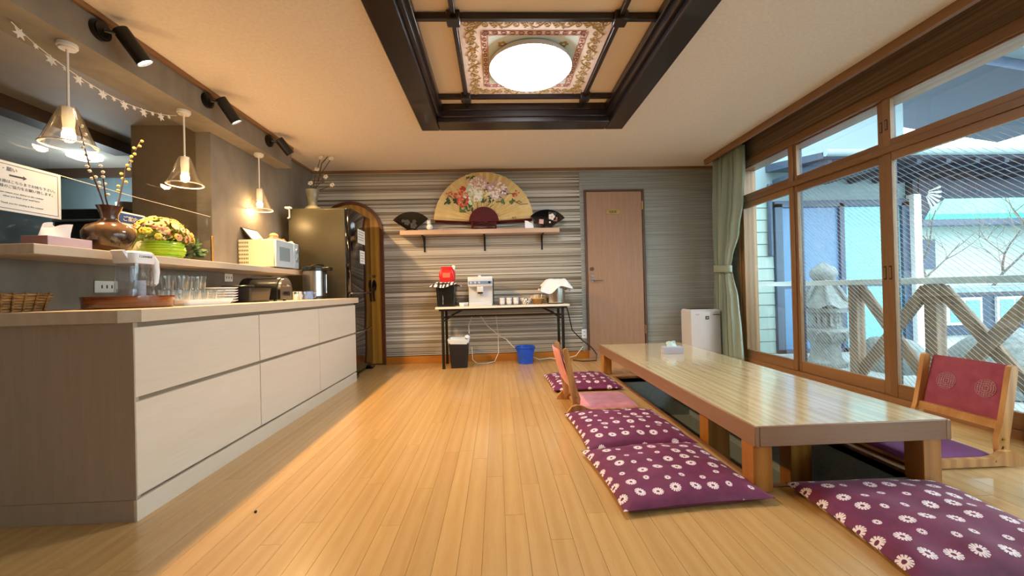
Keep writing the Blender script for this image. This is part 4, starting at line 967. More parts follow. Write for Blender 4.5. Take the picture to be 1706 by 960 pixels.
def peony(px, py, rx, rz, mats_, n, seed):
    q = random.Random(seed); x_, z_ = cx2(px, py); s_ = .635/755*1.22; root = None
    for j, mt in enumerate(mats_):
        mm = MB()
        for i in range(n):
            a = q.uniform(0, 2*PI); d_ = math.sqrt(q.random())*(1-.12*j); pr = q.uniform(.18, .28)*(1-.42*j)*max(min(rx, rz), 30)*s_*1.1
            c_ = (x_+rx*s_*d_*math.cos(a), z_+rz*s_*d_*math.sin(a)); an = q.uniform(0, PI); yy = ly[0]-.0003*i*0-.0012*j-q.uniform(0, .001)
            mm.prism([(c_[0]+pr*math.cos(t*PI/5)*math.cos(an)-pr*.7*math.sin(t*PI/5)*math.sin(an), c_[1]+pr*math.cos(t*PI/5)*math.sin(an)+pr*.7*math.sin(t*PI/5)*math.cos(an)) for t in range(10)], 'y', yy-.0006, yy)
        o = obj('painted_peony' if root is None else 'painted_petals', mm, mt, fn if root is None else root, smooth=0)
        if root is None: root = o
def leaves(px, py, r, n, seed, mt='pt_leaf'):
    q = random.Random(seed); x_, z_ = cx2(px, py); s_ = .635/755; mm = MB()
    for i in range(n):
        a = q.uniform(0, 2*PI); d_ = q.random()*r*s_; c_ = (x_+d_*math.cos(a), z_+d_*math.sin(a)); an = q.uniform(0, PI); L = q.uniform(22, 40)*s_
        mm.prism([(c_[0]+L*math.cos(t*PI/4)*math.cos(an)-L*.4*math.sin(t*PI/4)*math.sin(an), c_[1]+L*math.cos(t*PI/4)*math.sin(an)+L*.4*math.sin(t*PI/4)*math.cos(an)) for t in range(8)], 'y', -.0098-q.uniform(0, .0006), -.0085)
    obj('painted_leaves', mm, mt, fn, smooth=0)
for i, (px, py, r) in enumerate(((660, 140, 60), (875, 265, 60), (640, 560, 80), (520, 610, 60), (820, 470, 70), (940, 440, 60), (1120, 490, 80), (300, 490, 50), (420, 490, 50), (1270, 500, 40), (1150, 340, 50), (590, 480, 60))): leaves(px, py, r, 9, 40+i, 'pt_leaf' if i % 3 else 'pt_leaf2')
mm = MB()
for pl in (((320, 400), (380, 440), (450, 540)), ((740, 500), (745, 560), (735, 610)), ((955, 480), (930, 530), (870, 560)), ((990, 540), (930, 580)), ((1170, 400), (1240, 375), (1320, 390)), ((1270, 450), (1330, 510), (1400, 545), (1510, 540)), ((1330, 520), (1380, 490), (1420, 520))):
    mm.tube([(cx2(*p)[0], -.0105, cx2(*p)[1]) for p in pl], .0035, 5)
obj('painted_branches', mm, 'pt_stem', fn)
peony(320, 375, 40, 40, ('pt_red', 'pt_redl'), 9, 1); peony(505, 420, 85, 130, ('pt_red', 'pt_redl'), 30, 2)
peony(735, 215, 130, 90, ('pt_pink', 'pt_white'), 34, 3); peony(680, 390, 120, 110, ('pt_green', 'pt_white'), 36, 4)
peony(900, 370, 50, 50, ('pt_cream',), 14, 5); peony(1050, 320, 130, 110, ('pt_lilac', 'pt_white'), 32, 6); peony(1035, 430, 55, 50, ('pt_white',), 12, 7); peony(1330, 390, 45, 45, ('pt_red', 'pt_redl'), 10, 8)
peony(650, 490, 40, 50, ('pt_green',), 9, 9); peony(770, 420, 45, 45, ('pt_green',), 9, 10)
obj('painted_calligraphy', text_mesh('春花', .03, 'pt_stem'), None, fn, loc=(.36, -.0105, .135), rot=(PI/2, rad(-8), 0))
def small_fan(loc, tilt, lb, deco):
    t = thing('lacquer_fan', lb, 'fan', loc, 0, 'small black fans on the shelf')
    outer = [(.30*math.cos(rad(a)), .30*math.sin(rad(a))) for a in range(42, 139, 6)]; inner = [(.06*math.cos(rad(a)), .05+.03*math.sin(rad(a))) for a in range(138, 41, -12)]
    bl_ = obj('fan_blade', MB().prism([(x_*math.cos(tilt)-z_*math.sin(tilt), x_*math.sin(tilt)+z_*math.cos(tilt)-.055) for x_, z_ in outer+inner], 'y', -.012, .002), 'fridge_black', t, smooth=20)
    obj('fan_foot', B(-.08, .08, -.03, .03, 0, .018, .003), 'fridge_black', t)
    for (x_, z_, r_, mt, kind_) in deco:
        if kind_ == 'sq': mm = MB().prism([(x_-r_, z_-r_*.8), (x_+r_*.8, z_-r_), (x_+r_, z_+r_*.8), (x_-r_*.8, z_+r_)], 'y', -.0135, -.0115)
        else:
            mm = MB()
            for i in range(5): mm.ball((x_+r_*.6*math.cos(i*1.257), -.0125, z_+r_*.6*math.sin(i*1.257)), r_*.55, 8, (1, .15, 1))
        obj('painted_motif', mm, mt, bl_, smooth=0)
plain('motif_dim', '#34383A', .6)
small_fan((-1.065, 5.03, SZ), 0.03, 'small black fan with faint grey flowers at the left shelf end', [(-.05, .11, .035, 'motif_dim', 'fl'), (.04, .12, .025, 'motif_dim', 'fl'), (.03, .07, .04, 'motif_dim', 'fl'), (-.1, .13, .02, 'motif_dim', 'fl')])
small_fan((.66, 5.03, SZ), -0.06, 'small black fan with white blossom squares at the right shelf end', [(.07, .16, .055, 'motif_dim', 'sq'), (.065, .15, .04, 'pt_white', 'fl'), (-.07, .09, .032, 'pt_pink', 'sq'), (.11, .12, .03, 'rose_brown', 'sq'), (.04, .08, .012, 'pt_white', 'fl')])
fgn = thing('rabbit_figurine', 'tiny white ceramic figurine beside the left black fan', 'figurine', (-.83, 4.99, SZ))
obj('body', MB().ball((0, 0, .04), .04, 14, (1, .9, 1)), 'porcelain', fgn); hd_ = obj('head', MB().ball((-.008, -.005, .095), .027, 12), 'porcelain', fgn)
for s_ in (-1, 1): obj('ear', MB().ball((-.008+.012*s_, 0, .122), .008, 8, (1, 1, 1.6)), 'porcelain', hd_)
cd_ = obj('small_card', MB().prism([(-.055, 0), (.055, 0), (.05, .03), (.02, .07), (-.02, .095), (-.055, .10)], 'y', -.006, 0), 'white_plastic', loc=(.43, 4.975, SZ), rot=(rad(-6), 0, 0), label='small white rounded card leaning by the right black fan', cat='card', smooth=20)
obj('small_bottle', MB().lathe([(0, 0), (.022, 0), (.024, .02), (.024, .15), (.012, .165), (.012, .185), (0, .185)], n=14), 'porcelain', loc=(.475, 5.10, SZ), label='slim white bottle half hidden behind the right black fan', cat='bottle')

# ================================================================ folding table with coffee things
plain('laminate_white', '#E3DDD0', .4)
ft = thing('folding_table', 'white-topped folding table with black legs against the striped wall', 'table', (.065, 4.89, 0))
obj('top', B(-.80, .80, -.22, .22, .712, .737, .003), 'laminate_white', ft, smooth=0)
obj('apron', B(-.76, .76, -.20, .20, .690, .712), 'iron_black', ft, smooth=0)
for s_ in (-1, 1):
    for y_ in (-.17, .17):
        lg = obj('leg', B(s_*.72-.016, s_*.72+.016, y_-.016, y_+.016, 0, .70, .003), 'iron_black', ft)
        obj('foot_cap', B(s_*.72-.019, s_*.72+.019, y_-.019, y_+.019, 0, .02, .003), 'black_plastic', lg)
    obj('leg_bar', MB().cyl((s_*.72, -.17, .60), (s_*.72, .17, .60), .012, n=10), 'iron_black', ft)
    obj('brace', MB().tube([(s_*.72, -.10, .56), (s_*.60, -.10, .64), (s_*.48, -.10, .70)], .011, 8), 'iron_black', ft)
    obj('brace', MB().tube([(s_*.72, .10, .56), (s_*.60, .10, .64), (s_*.48, .10, .70)], .011, 8), 'iron_black', ft)
obj('stretcher', MB().cyl((-.70, .16, .60), (.70, .16, .60), .008, n=8), 'iron_black', ft)
TZ = .7375
plain('bin_black', '#0D0D0E', .25, coat=.3); plain('bag_red', '#C41E22', .35); plain('espresso_silver', '#DADDE2', .3, .25); plain('espresso_blue', '#7FA3CF', .3, .4)
bn = thing('black_caddy', 'glossy black bin with patterned cloth on the folding table', 'bin', (-.615, 4.86, TZ))
obj('bin_body', loft(MB(), [(rrect(.105, .11, .02), 0), (rrect(.12, .125, .025), .26), (rrect(.135, .14, .03), .275), (rrect(.13, .135, .03), .285)], True), 'bin_black', bn)
obj('grip', B(-.04, -.03, -.128, -.118, .03, .14, .003), 'chrome', bn)
k = Nt('zebra_cloth', .8); k.inp('Base Color', k.ramp(k.n('ShaderNodeTexWave', {'Vector': k.coord('obj', (1, 1, 1), 0, (0, .6, .5)), 'Scale': 9.0, 'Distortion': 4.0}).outputs[1], [(.42, lin('#2A2730')), (.52, lin('#D9D4DA'))]))
def drape(hx_, hy_, drop, seed, z0=0):
    q = random.Random(seed); ph = [q.uniform(0, 6) for _ in range(4)]
    def f(u, v):
        x_, y_ = (u-.5)*2, (v-.5)*2; r_ = max(abs(x_), abs(y_)); a = math.atan2(y_, x_); e = max(0, (r_-.62)/.38)
        ex = .92+.16*e; z = z0-drop*e**1.3*(1+.25*math.sin(3*a+ph[0])+.2*math.sin(5*a+ph[1])) + .004*math.sin(6*x_+ph[2])*math.cos(5*y_)
        w = 1+.05*e*math.sin(9*a+ph[3]); return (x_*hx_*ex*w, y_*hy_*ex*w, z)
    return MB().surf(f, 30, 30)
obj('patterned_cloth', drape(.17, .165, .055, 3, .30), 'zebra_cloth', loc=(-.615, 4.86, TZ-.002), label='black and white patterned cloth spread over the black bin', cat='cloth')
rb = thing('red_bag', 'red coffee bag with a white clip on the patterned cloth', 'coffee bag', (-.605, 4.86, TZ+.302))
obj('bag', loft(MB(), [(rrect(.085, .05, .03), 0), (rrect(.10, .06, .03), .06), (rrect(.095, .055, .03), .12), (rrect(.07, .035, .02), .165), (rrect(.085, .012, .01), .185)], True), 'bag_red', rb)
obj('label_print', B(-.05, .04, -.0615, -.0595, .05, .11), 'pt_redl', rb, smooth=0); obj('clip', B(.02, .06, -.02, .02, .165, .215, .004, M=Matrix.Rotation(rad(12), 4, 'Y')), 'white_plastic', rb)
es = thing('espresso_machine', 'silver automatic coffee machine on the folding table', 'coffee machine', (-.20, 4.86, TZ))
obj('body', B(-.145, .15, -.06, .16, .015, .345, .006), 'espresso_silver', es); obj('side_trim', B(.15, .16, -.07, .16, .02, .33, .003), 'black_plastic', es)
hd_ = obj('upper_head', B(-.148, .148, -.13, -.06, .235, .352, .008, 2), 'espresso_silver', es)
dp_ = obj('display_band', B(-.14, .14, -.135, -.128, .265, .30), 'espresso_blue', hd_, smooth=0)
for i in range(3): obj('button', MB().cyl((-.11+i*.05, -.134, .282), (-.11+i*.05, -.142, .282), .012, n=14), 'espresso_silver', dp_)
obj('button', MB().cyl((.11, -.134, .282), (.11, -.142, .282), .014, n=14), 'black_plastic', dp_)
sp = obj('spout', B(-.04, .035, -.125, -.06, .165, .235, .01, 2), 'espresso_silver', es); obj('spout_tip', B(-.035, .03, -.12, -.07, .148, .165, .004), 'black_plastic', sp)
obj('drip_tray', B(-.14, .14, -.14, .0, .0, .038, .006), 'espresso_silver', es); obj('bean_hopper_knob', MB().cyl((-.01, .02, .345), (-.01, .02, .375), .018, n=16), 'white_plastic', es)
for x_ in (-.12, .12): obj('foot', B(x_-.02, x_+.02, .08, .14, 0, .016), 'black_plastic', es)
cm = MB().lathe([(0, 0), (.026, 0), (.030, .005), (.036, .045), (.033, .045), (.027, .007), (0, .006)], n=20).mesh('espresso_cup', 'porcelain')
for i in range(3):
    for j in range(2):
        obj('espresso_cup', cm, None, loc=(.06+i*.085, 4.84, TZ+.003+j*.043), label=('lower', 'upper')[j]+' white cup of the '+('leftmost', 'central', 'rightmost')[i]+' pair beside the coffee machine', cat='cup', group='stacked white cups')
obj('saucer_mat', B(-.15, .15, -.05, .05, 0, .003), 'black_plastic', loc=(.145, 4.84, TZ), label='thin black mat under the stacked white cups', cat='mat', smooth=0)
for i, x_ in enumerate((-.425, -.385)): obj('sugar_cup', cm, None, loc=(x_, 4.76+.05*i, TZ+.0005), label=('small white cup beside the black bin, the nearer one', 'small white cup beside the coffee machine, the farther one')[i], cat='cup', group='small cups left of the machine')
k = Nt('dotted_bowl', .3); k.inp('Base Color', k.mix(k.math('GREATER_THAN', k.n('ShaderNodeTexVoronoi', {'Vector': k.coord('obj'), 'Scale': 55.0}).outputs[0], .42), lin('#26262A'), lin('#E4E2DC')))
obj('patterned_bowl', MB().lathe([(0, 0), (.03, 0), (.045, .01), (.068, .06), (.07, .085), (.064, .085), (.04, .016), (0, .012)], n=28), 'dotted_bowl', loc=(.355, 4.85, TZ), label='black and white dotted bowl between cups and basket', cat='bowl')
ob_ = thing('oval_basket', 'tan oval basket of sachets beside the covered steel pot', 'basket', (.505, 4.85, TZ))
obj('basket_body', MB().lathe([(0, 0), (.05, 0), (.065, .03), (.08, .072), (.074, .072), (.058, .03), (0, .01)], n=28, sy=.8), 'wicker', ob_); obj('basket_rim', MB().tube([(.078*math.cos(t*PI/12), .062*math.sin(t*PI/12), .072) for t in range(24)], .006, 6, True), 'bread_tan', ob_)
for i in range(4): obj('sachet', B(-.035, .035, -.004, .004, 0, .06, .001), 'paper_white' if i % 2 else 'bread_tan', loc=(.465+i*.025, 4.85+.01*(i % 2), TZ+.055), rot=(rad(-12+8*i), rad(-20+14*i), rad(30*i)), label=('tan', 'white')[i % 2]+' paper sachet in the oval basket, '+('leftmost', 'second from the left', 'second from the right', 'rightmost')[i], cat='sachet', group='sachets in the oval basket')
sp_ = thing('steel_pot', 'stainless steel pot under a white cloth on the folding table', 'pot', (.725, 4.87, TZ))
obj('pot_body', MB().lathe([(0, .012), (.118, .012), (.12, .02), (.12, .26), (.125, .265), (0, .265)], n=36), 'steel_brushed', sp_); obj('pot_base', MB().cyl((0, 0, 0), (0, 0, .012), .10, n=28), 'black_plastic', sp_)
for s_ in (-1, 1): obj('pot_handle', MB().tube([(s_*.118, -.03, .17), (s_*.145, -.02, .175), (s_*.145, .02, .175), (s_*.118, .03, .17)], .006, 6), 'steel_brushed', sp_)
plain('cloth_white', '#E2E9EC', .85)
obj('white_cloth', drape(.18, .18, .125, 8, .0), 'cloth_white', loc=(.725, 4.865, TZ+.305), label='white cloth draped over the steel pot', cat='cloth')
bt = thing('waste_bin', 'dark navy waste bin with a white liner beneath the folding table', 'waste bin', (-.475, 4.80, 0))
plain('bin_navy', '#14161F', .4); plain('liner', '#D9E2EA', .5)
obj('bin_body', loft(MB(), [(rrect(.095, .075, .015), 0), (rrect(.12, .10, .02), .32), (rrect(.114, .094, .02), .32), (rrect(.09, .07, .015), .01)], True), 'bin_navy', bt)
def lin_fn(u, v):
    a = 2*PI*u; pl = rrect(.124, .104, .02, 6); i = int(u*len(pl)) % len(pl); x_, y_ = pl[i]; k_ = .86+.18*math.sin(PI*min(v*1.2, 1))
    return (x_*k_, y_*k_, .30+.05*math.sin(PI*v)-.06*v*(v > .5)+.012*math.sin(5*a)*v)
obj('liner', MB().surf(lin_fn, 28, 9, True), 'liner', bt); obj('liner_tuft', MB().ball((.10, 0, .36), .035, 10, (1, 1, .8)), 'liner', bt)
bu = thing('blue_bucket', 'bright blue plastic bucket on the floor under the table', 'bucket', (.335, 4.93, 0))
plain('bucket_blue', '#1650C8', .35)
obj('pail', MB().lathe([(0, .004), (.085, .004), (.088, 0), (.092, .002), (.112, .19), (.122, .195), (.122, .212), (.108, .212), (.088, .01), (0, .01)], n=36), 'bucket_blue', bu)
obj('bail', MB().tube([(-.118, 0, .19), (-.10, -.09, .14), (-.04, -.125, .115), (.04, -.125, .118), (.10, -.09, .145), (.118, 0, .19)], .004, 6), 'bucket_blue', bu)
for s_ in (-1, 1): obj('ear', MB().cyl((s_*.115, 0, .19), (s_*.127, 0, .19), .012, n=10), 'bucket_blue', bu)
plain('cord_white', '#DEDCD4', .5)
obj('power_cord', MB().tube([(-.33, 5.10, .60), (-.37, 5.0, .48), (-.36, 4.93, .39)], .006, 6), 'cord_white', label='white cord hanging down into the waste bin liner', cat='cord')
obj('power_cord', MB().tube([(-.23, 5.11, .60), (-.13, 5.10, .46), (.02, 5.09, .33), (.10, 5.08, .29), (.18, 5.07, .20), (.24, 5.08, .15), (.32, 5.10, .145), (.42, 5.09, .06), (.52, 5.03, .02), (.66, 5.0, .04), (.80, 5.02, .012), (1.0, 5.06, .05), (1.11, 5.12, .16)], .006, 6), 'cord_white', label='long white cord sagging behind the blue bucket', cat='cord')
obj('power_cord', MB().tube([(-.02, 5.12, .60), (.0, 5.10, .35), (.0, 5.06, .12), (-.05, 5.0, .02), (-.15, 4.96, .008), (-.27, 4.95, .008), (-.33, 5.0, .05), (-.34, 5.08, .2)], .004, 6), 'cord_white', label='thin pale cord looping on the floor right of the waste bin', cat='cord')
obj('power_cord', MB().tube([(.887, 5.06, .72), (.93, 5.08, .55), (.96, 5.06, .38), (1.08, 5.02, .25), (1.19, 4.98, .16), (1.24, 4.93, .08), (1.22, 4.88, .012), (1.05, 4.90, .006), (.95, 5.0, .006)], .007, 6), 'iron_black', label='black cord hanging off the folding table toward the door', cat='cord')
so = thing('wall_socket', 'white wall socket low between folding table and door', 'socket', (1.135, YB, .32)); obj('cover_plate', B(-.035, .035, -.008, 0, -.06, .06, .003), 'white_post', so)
for z_ in (-.025, .025): obj('socket_hole', B(-.01, .01, -.0088, -.008, z_-.004, z_+.004), 'ink', so, smooth=0)

# ================================================================ air purifier, curtain
pu = thing('air_purifier', 'white floor-standing air purifier in the corner by the curtain', 'air purifier', (2.56, 4.87, 0))
plain('purifier_white', '#D9DBE2', .35)
def bow(hx_, d0, d1, b_, n=12): return [(-hx_+2*hx_*i/n, d0-b_*math.sin(PI*i/n)) for i in range(n+1)]+[(hx_, d1), (-hx_, d1)]
obj('body', MB().prism(bow(.183, -.12, .14, .035), 'z', 0.02, .60), 'purifier_white', pu, smooth=30)
tp = obj('top_cap', loft(MB(), [(bow(.183, -.12, .14, .035), .60), (bow(.17, -.09, .13, .03), .622)], True), 'purifier_white', pu, smooth=30); obj('foot_base', MB().prism(bow(.17, -.10, .13, .03), 'z', 0, .02), 'black_plastic', pu, smooth=30)
obj('air_grille', B(-.15, .15, -.05, .10, .622, .626), 'ink', tp, smooth=0)
bd = obj('logo_square', B(-.022, .022, -.1565, -.152, .50, .542), 'ink', pu, smooth=0); obj('logo_mark', MB().ball((0, -.1568, .521), .009, 10, (1, .1, 1)), 'white_plastic', bd)
obj('control_strip', B(.05, .165, -.1480, -.125, .553, .562), 'ink', pu, smooth=0); obj('lettering', text_mesh('SHARP', .016, 'ink'), None, pu, loc=(-.14, -.1425, .557), rot=(PI/2, 0, rad(-6)))
k = Nt('curtain_sage', .8); k.inp('Base Color', lin('#98A798')); k.inp('Sheen Weight', .3)
k.t.nodes['Principled BSDF'].inputs['Transmission Weight'].default_value = 0.0
cu = thing('curtain', 'sage green curtain gathered by a tieback at the window end', 'curtain', (2.80, 0, 0))
def cprof(z):
    pts = [(0.03, 4.44, 4.98), (.35, 4.46, 4.97), (.75, 4.50, 4.93), (1.02, 4.55, 4.90), (1.13, 4.58, 4.88), (1.25, 4.555, 4.90), (1.55, 4.45, 4.93), (1.9, 4.36, 4.94), (2.25, 4.32, 4.92), (2.5, 4.32, 4.90)]
    for (za, a0, a1), (zb, b0, b1) in zip(pts, pts[1:]):
        if z <= zb:
            t = (z-za)/(zb-za); t = t*t*(3-2*t); return a0+(b0-a0)*t, a1+(b1-a1)*t
    return pts[-1][1:]
def curt(u, v):
    z = .03+2.47*v; y0, y1 = cprof(z); tight = math.exp(-((z-1.13)/.22)**2)
    amp = .045*(1-.55*tight)*(1-.3*v); ph = u*2*PI*7.5
    return (amp*math.sin(ph)+.012*math.sin(ph*2.3+3*v)-.02*tight, y0+(y1-y0)*(u+.018*math.sin(ph*2)), z)
o = obj('drape', MB().surf(curt, 130, 60), 'curtain_sage', cu, smooth=60); md = o.modifiers.new('thick', 'SOLIDIFY'); md.thickness = .003
def tieb(u, v):
    a = 2*PI*u; return (-.02+.062*math.cos(a)*(1+.02*math.sin(PI*v)), 4.73+.165*math.sin(a), 1.075+.085*v+.012*math.sin(a))
o = obj('tieback', MB().surf(tieb, 32, 4, True), 'curtain_sage', cu); md = o.modifiers.new('thick', 'SOLIDIFY'); md.thickness = .006
obj('tassel_hook', MB().tube([(.15, 4.90, 1.12), (.10, 4.90, 1.11), (.09, 4.90, 1.14)], .005, 6), 'brass', cu)
for i in range(8): obj('pleat_tab', B(-.012, .012, 4.35+i*.077, 4.37+i*.077, 2.40, 2.52, .003), 'curtain_sage', cu)

# ================================================================ low table
lt = thing('low_table', 'long low wooden table with planked top over a sunken foot pit', 'table', (1.545, 2.95, 0))
TX, TY0, TY1, TT = .445, -1.285, 1.30, .300
for (x0, x1, y0, y1, mt) in ((-TX, -TX+.022, TY0, TY1, 'table_edge'), (TX-.022, TX, TY0, TY1, 'table_edge'), (-TX+.022, TX-.022, TY0, TY0+.022, 'table_edge_across'), (-TX+.022, TX-.022, TY1-.022, TY1, 'table_edge_across')):
    obj('apron', B(x0, x1, y0, y1, TT-.088, TT-.001, .002), mt, lt)
obj('under_panel', B(-TX+.022, TX-.022, TY0+.022, TY1-.022, TT-.05, TT-.016), 'table_edge', lt, smooth=0)
tu = B(-.5, .5, -.5, .5, -.5, .5).mesh('top_board', 'table_bamboo', 0); q = random.Random(17); nb = 11; bw = (2*TX-.02)/nb
for i in range(nb):
    y = TY0+.010 - q.uniform(0, .6)
    while y < TY1-.011:
        L = q.uniform(.7, 1.1); a, b = max(y, TY0+.010), min(y+L, TY1-.010); y += L
        if b-a < .03: continue
        o = obj('top_board', tu, None, lt); o.location = (-TX+.01+bw*(i+.5), (a+b)/2, TT-.008); o.scale = (bw-.0008, b-a-.0008, .0165)
for x_ in (-TX+.045, TX-.07):
    for y_ in (TY0+.06, TY1-.10): obj('leg', B(x_-.043, x_+.043, y_-.043, y_+.043, 0.007, TT-.05, .003), 'table_leg', lt)
obj('pit_post', B(-.315, -.185, -.66, -.56, -.40, TT-.05, .003), 'table_leg', lt)
obj('pit_post', B(.185, .315, -.66, -.56, -.40, TT-.05, .003), 'table_leg', lt)
tb2 = thing('tissue_box', 'small grey tissue box standing on the low table', 'tissue box', (1.60, 3.57, .3008), rad(-4))
plain('box_grey', '#AFAFC0', .55)
obj('carton', B(-.09, .09, -.045, .045, 0, .062, .002), 'box_grey', tb2, smooth=0); plain('tissue_mint', '#CFE6E2', .8)
o = obj('tissue', tissue_puff(6, .06, .045), 'tissue_mint', tb2, loc=(0, 0, .06), rot=(0, 0, PI/2))

# ================================================================ floor cushions
k = Nt('shibori_maroon', .7)
co = k.coord('obj'); vor = k.n('ShaderNodeTexVoronoi', {'Vector': co, 'Scale': 12.0, 'Randomness': .36}, voronoi_dimensions='2D')
dl = k.n('ShaderNodeVectorMath', {0: co, 1: vor.outputs['Position']}, operation='SUBTRACT'); sx_ = k.n('ShaderNodeSeparateXYZ', {0: dl.outputs[0]})
big = k.math('GREATER_THAN', k.n('ShaderNodeSeparateColor', {0: vor.outputs['Color']}).outputs[0], .42)
rr_ = k.math('ADD', .0135, k.math('MULTIPLY', big, .0095))
dd_ = k.math('SQRT', k.math('ADD', k.math('POWER', sx_.outputs[0], 2.0), k.math('POWER', sx_.outputs[1], 2.0)))
qq = k.math('DIVIDE', dd_, rr_); an_ = k.math('ARCTAN2', sx_.outputs[1], sx_.outputs[0])
spk = k.math('GREATER_THAN', k.math('ADD', k.math('SINE', k.math('MULTIPLY', an_, 13.0)), k.math('MULTIPLY', k.math('SUBTRACT', .75, qq), 1.2)), -.72)
wht = k.math('MULTIPLY', k.math('MULTIPLY', k.math('LESS_THAN', qq, 1.0), k.math('GREATER_THAN', qq, .30)), spk)
nz = k.noise(k.coord('obj', (1, 1, 1)), 18, 3)
k.inp('Base Color', k.mix(wht, k.ramp(nz, [(.3, lin('#5E1240')), (.7, lin('#721D4C'))]), lin('#E9DDE2'))); k.inp('Sheen Weight', .06)
k.bump(k.noise(k.coord('obj', (1, 1, 1)), 260, 2), .15, .001)
def zab(sx, sy, h, seed):
    q = random.Random(seed); ph = [q.uniform(0, 6) for _ in range(6)]
    def side(top):
        def f(u, v):
            a, b = 2*u-1, 2*v-1; x_ = a*(1-.045*(1-b*b)) ; y_ = b*(1-.045*(1-a*a))
            k_ = max(0, (1-abs(a)**3.2))**.55*max(0, (1-abs(b)**3.2))**.55
            wr = .004*math.sin(7*a+4*b+ph[0])*k_+.003*math.sin(11*b-3*a+ph[1])*k_+.006*math.exp(-((b+.72)/.15)**2)*math.sin(9*a+ph[2])
            z = .026+(h-.026)*k_+wr if top else .026-.025*min(1, k_*2.2)
            return (x_*sx/2, y_*sy/2, max(z, .001))
        return f
    m_ = MB().surf(side(True), 44, 44).surf(side(False), 44, 44); bmesh.ops.remove_doubles(m_.bm, verts=m_.bm.verts, dist=.0008); return m_
zm = zab(.64, .64, .082, 3).mesh('floor_cushion', 'shibori_maroon', 60)
zm2 = zab(.66, .60, .082, 6).mesh('floor_cushion', 'shibori_maroon', 60)
for loc, rz, me, lb in (((.785, 3.78, 0), rad(1), zm, 'maroon floor cushion with white rings at the far end beyond the floor chair'), ((.79, 2.50, 0), rad(2), zm, 'maroon floor cushion with white rings touching the nearer side of the floor chair'), ((.79, 1.875, 0), rad(4), zm2, 'maroon floor cushion with white rings left of the near table leg'), ((1.575, 1.40, 0), rad(-4), zm2, 'maroon floor cushion with white rings in front of the table end')):
    obj('floor_cushion', me, None, loc=loc, rot=(0, 0, rz), label=lb, cat='cushion', group='floor cushions round the low table')

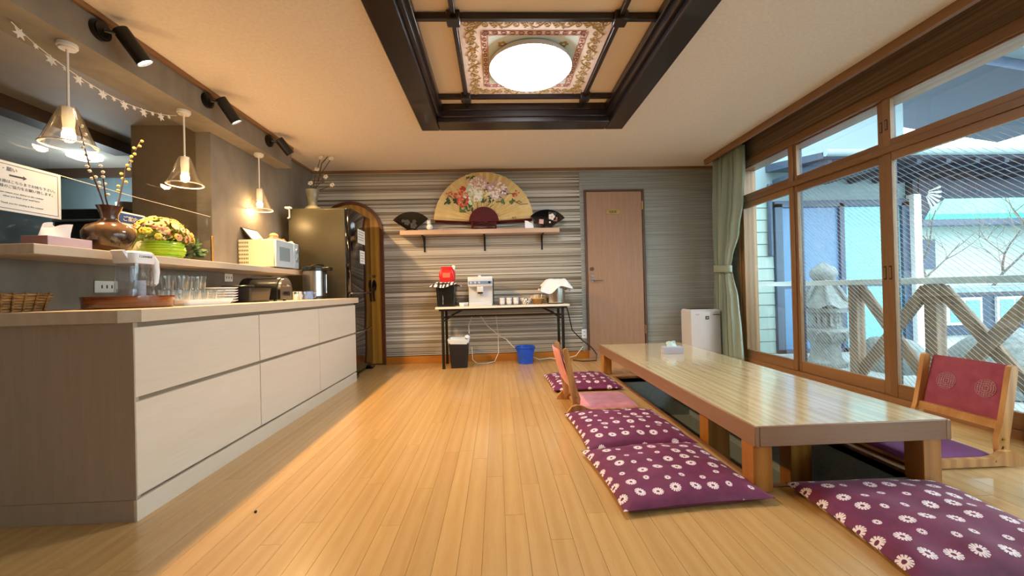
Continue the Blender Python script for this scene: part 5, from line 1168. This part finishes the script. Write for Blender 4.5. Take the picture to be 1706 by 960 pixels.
# ================================================================ legless floor chairs
wood('chair_wood', '#B07A40', '#CF9E62', 'z', 1.0, .35, 2.0, .05)
k = Nt('fabric_pink', .85); k.inp('Base Color', k.ramp(k.noise(k.coord('obj'), 14, 4), [(.3, lin('#C4757F')), (.7, lin('#D98D94'))])); k.inp('Sheen Weight', .3)
k = Nt('fabric_wine', .8); k.inp('Base Color', k.ramp(k.noise(k.coord('obj'), 14, 4), [(.3, lin('#8E3448')), (.7, lin('#A44A5C'))])); k.inp('Sheen Weight', .3)
plain('emblem_thread', '#BE8890', .8); plain('fabric_violet', '#6E2F66', .75)
def floor_chair(loc, rz, lb, back, seat):
    t = thing('floor_chair', lb, 'floor chair', loc, rz, 'legless wooden floor chairs')
    hw = .235
    for s_ in (-1, 1):
        y0, y1 = (hw-.026, hw) if s_ > 0 else (-hw, -hw+.026)
        sr = obj('side_rail', MB().prism([(.0, 0), (.01, .03), (.045, .068), (.075, .078), (.125, .072), (.155, .052), (.20, .044), (.54, .046), (.565, .036), (.575, 0), (.54, 0), (.5, .006), (.12, .006), (.08, 0)], 'y', y0, y1), 'chair_wood', t, smooth=25)
        obj('screw', MB().cyl((.155, s_*hw, .03), (.155, s_*(hw+.003), .03), .006, n=10), 'brass', sr)
        yi0, yi1 = (hw-.05, hw-.026) if s_ > 0 else (-hw+.026, -hw+.05)
        sl = obj('back_stile', MB().prism([(.055, .05), (.105, .05), (.112, .12), (.085, .20), (.06, .32), (.035, .455), (.028, .478), (.012, .485), (-.004, .478), (-.006, .46), (.012, .34), (.035, .20), (.05, .12)], 'y', yi0 - (0.0 if s_ > 0 else 0), yi1), 'chair_wood', t, smooth=25)
        for z_ in (.085, .125): obj('screw', MB().cyl((.085, s_*(hw-.026), z_), (.085, s_*(hw-.020), z_), .006, n=10), 'brass', sl)
    def pad(u, v, o_):
        z = .20+.275*v; x_ = .048-.075*v*1.0 - .012*math.sin(PI*u); th = .02*(math.sin(PI*min(max(u, .001), .999))**.25)*(math.sin(PI*min(max(v, .001), .999))**.25)
        return (x_+o_*th, -(hw-.05)+2*(hw-.05)*u, z)
    pb = obj('backrest', MB().surf(lambda u, v: pad(u, v, 1), 16, 14).surf(lambda u, v: pad(u, v, -1), 16, 14), back, t, smooth=60)
    for y_ in (-.085, .095):
        mm = MB(); R_ = .045
        def onpad(y, z):
            u = (y+(hw-.05))/(2*(hw-.05)); v = (z-.20)/.275; p_ = pad(u, v, 1); return (p_[0]+.002, p_[1], p_[2])
        for r_ in (.045, .036, .026, .015): mm.tube([onpad(y_+r_*math.cos(t_*PI/10), .345+r_*math.sin(t_*PI/10)) for t_ in range(20)], .0016, 4, True)
        for kx in range(-3, 4):
            w_ = math.sqrt(max(0, R_*R_-(kx*.011)**2))*.92; mm.tube([onpad(y_+kx*.011, .345+w_*(i/4-1)) for i in range(9)], .0014, 4); mm.tube([onpad(y_+w_*(i/4-1), .345+kx*.011) for i in range(9)], .0014, 4)
        obj('woven_emblem', mm, 'emblem_thread', pb)
    obj('lower_rail', MB().prism([(.062, .165), (.082, .165), (.072, .205), (.052, .205)], 'y', -(hw-.05), hw-.05), 'chair_wood', t)
    obj('seat_frame', B(.10, .555, -(hw-.027), hw-.027, .012, .03), 'chair_wood', t)
    def sp2(u, v):
        a, b = 2*u-1, 2*v-1; k_ = max(0, 1-abs(a)**5)**.4*max(0, 1-abs(b)**5)**.4; return (.335+a*.222, b*(hw-.03), .03+.036*k_)
    obj('seat', MB().surf(sp2, 26, 26), seat, t, smooth=60)
    return t
floor_chair((.475, 3.05, 0), 0, 'wooden legless floor chair with pink fabric between two floor cushions', 'fabric_pink', 'fabric_pink')
floor_chair((2.555, 2.055, 0), PI, 'wooden legless floor chair with wine-red emblem back by the window', 'fabric_wine', 'fabric_violet')
obj('crumb', MB().ball((0, 0, .004), .006, 8), 'iron_black', loc=(-1.05, 1.72, 0), label='tiny dark crumb on the open floor near the cabinet', cat='crumb')
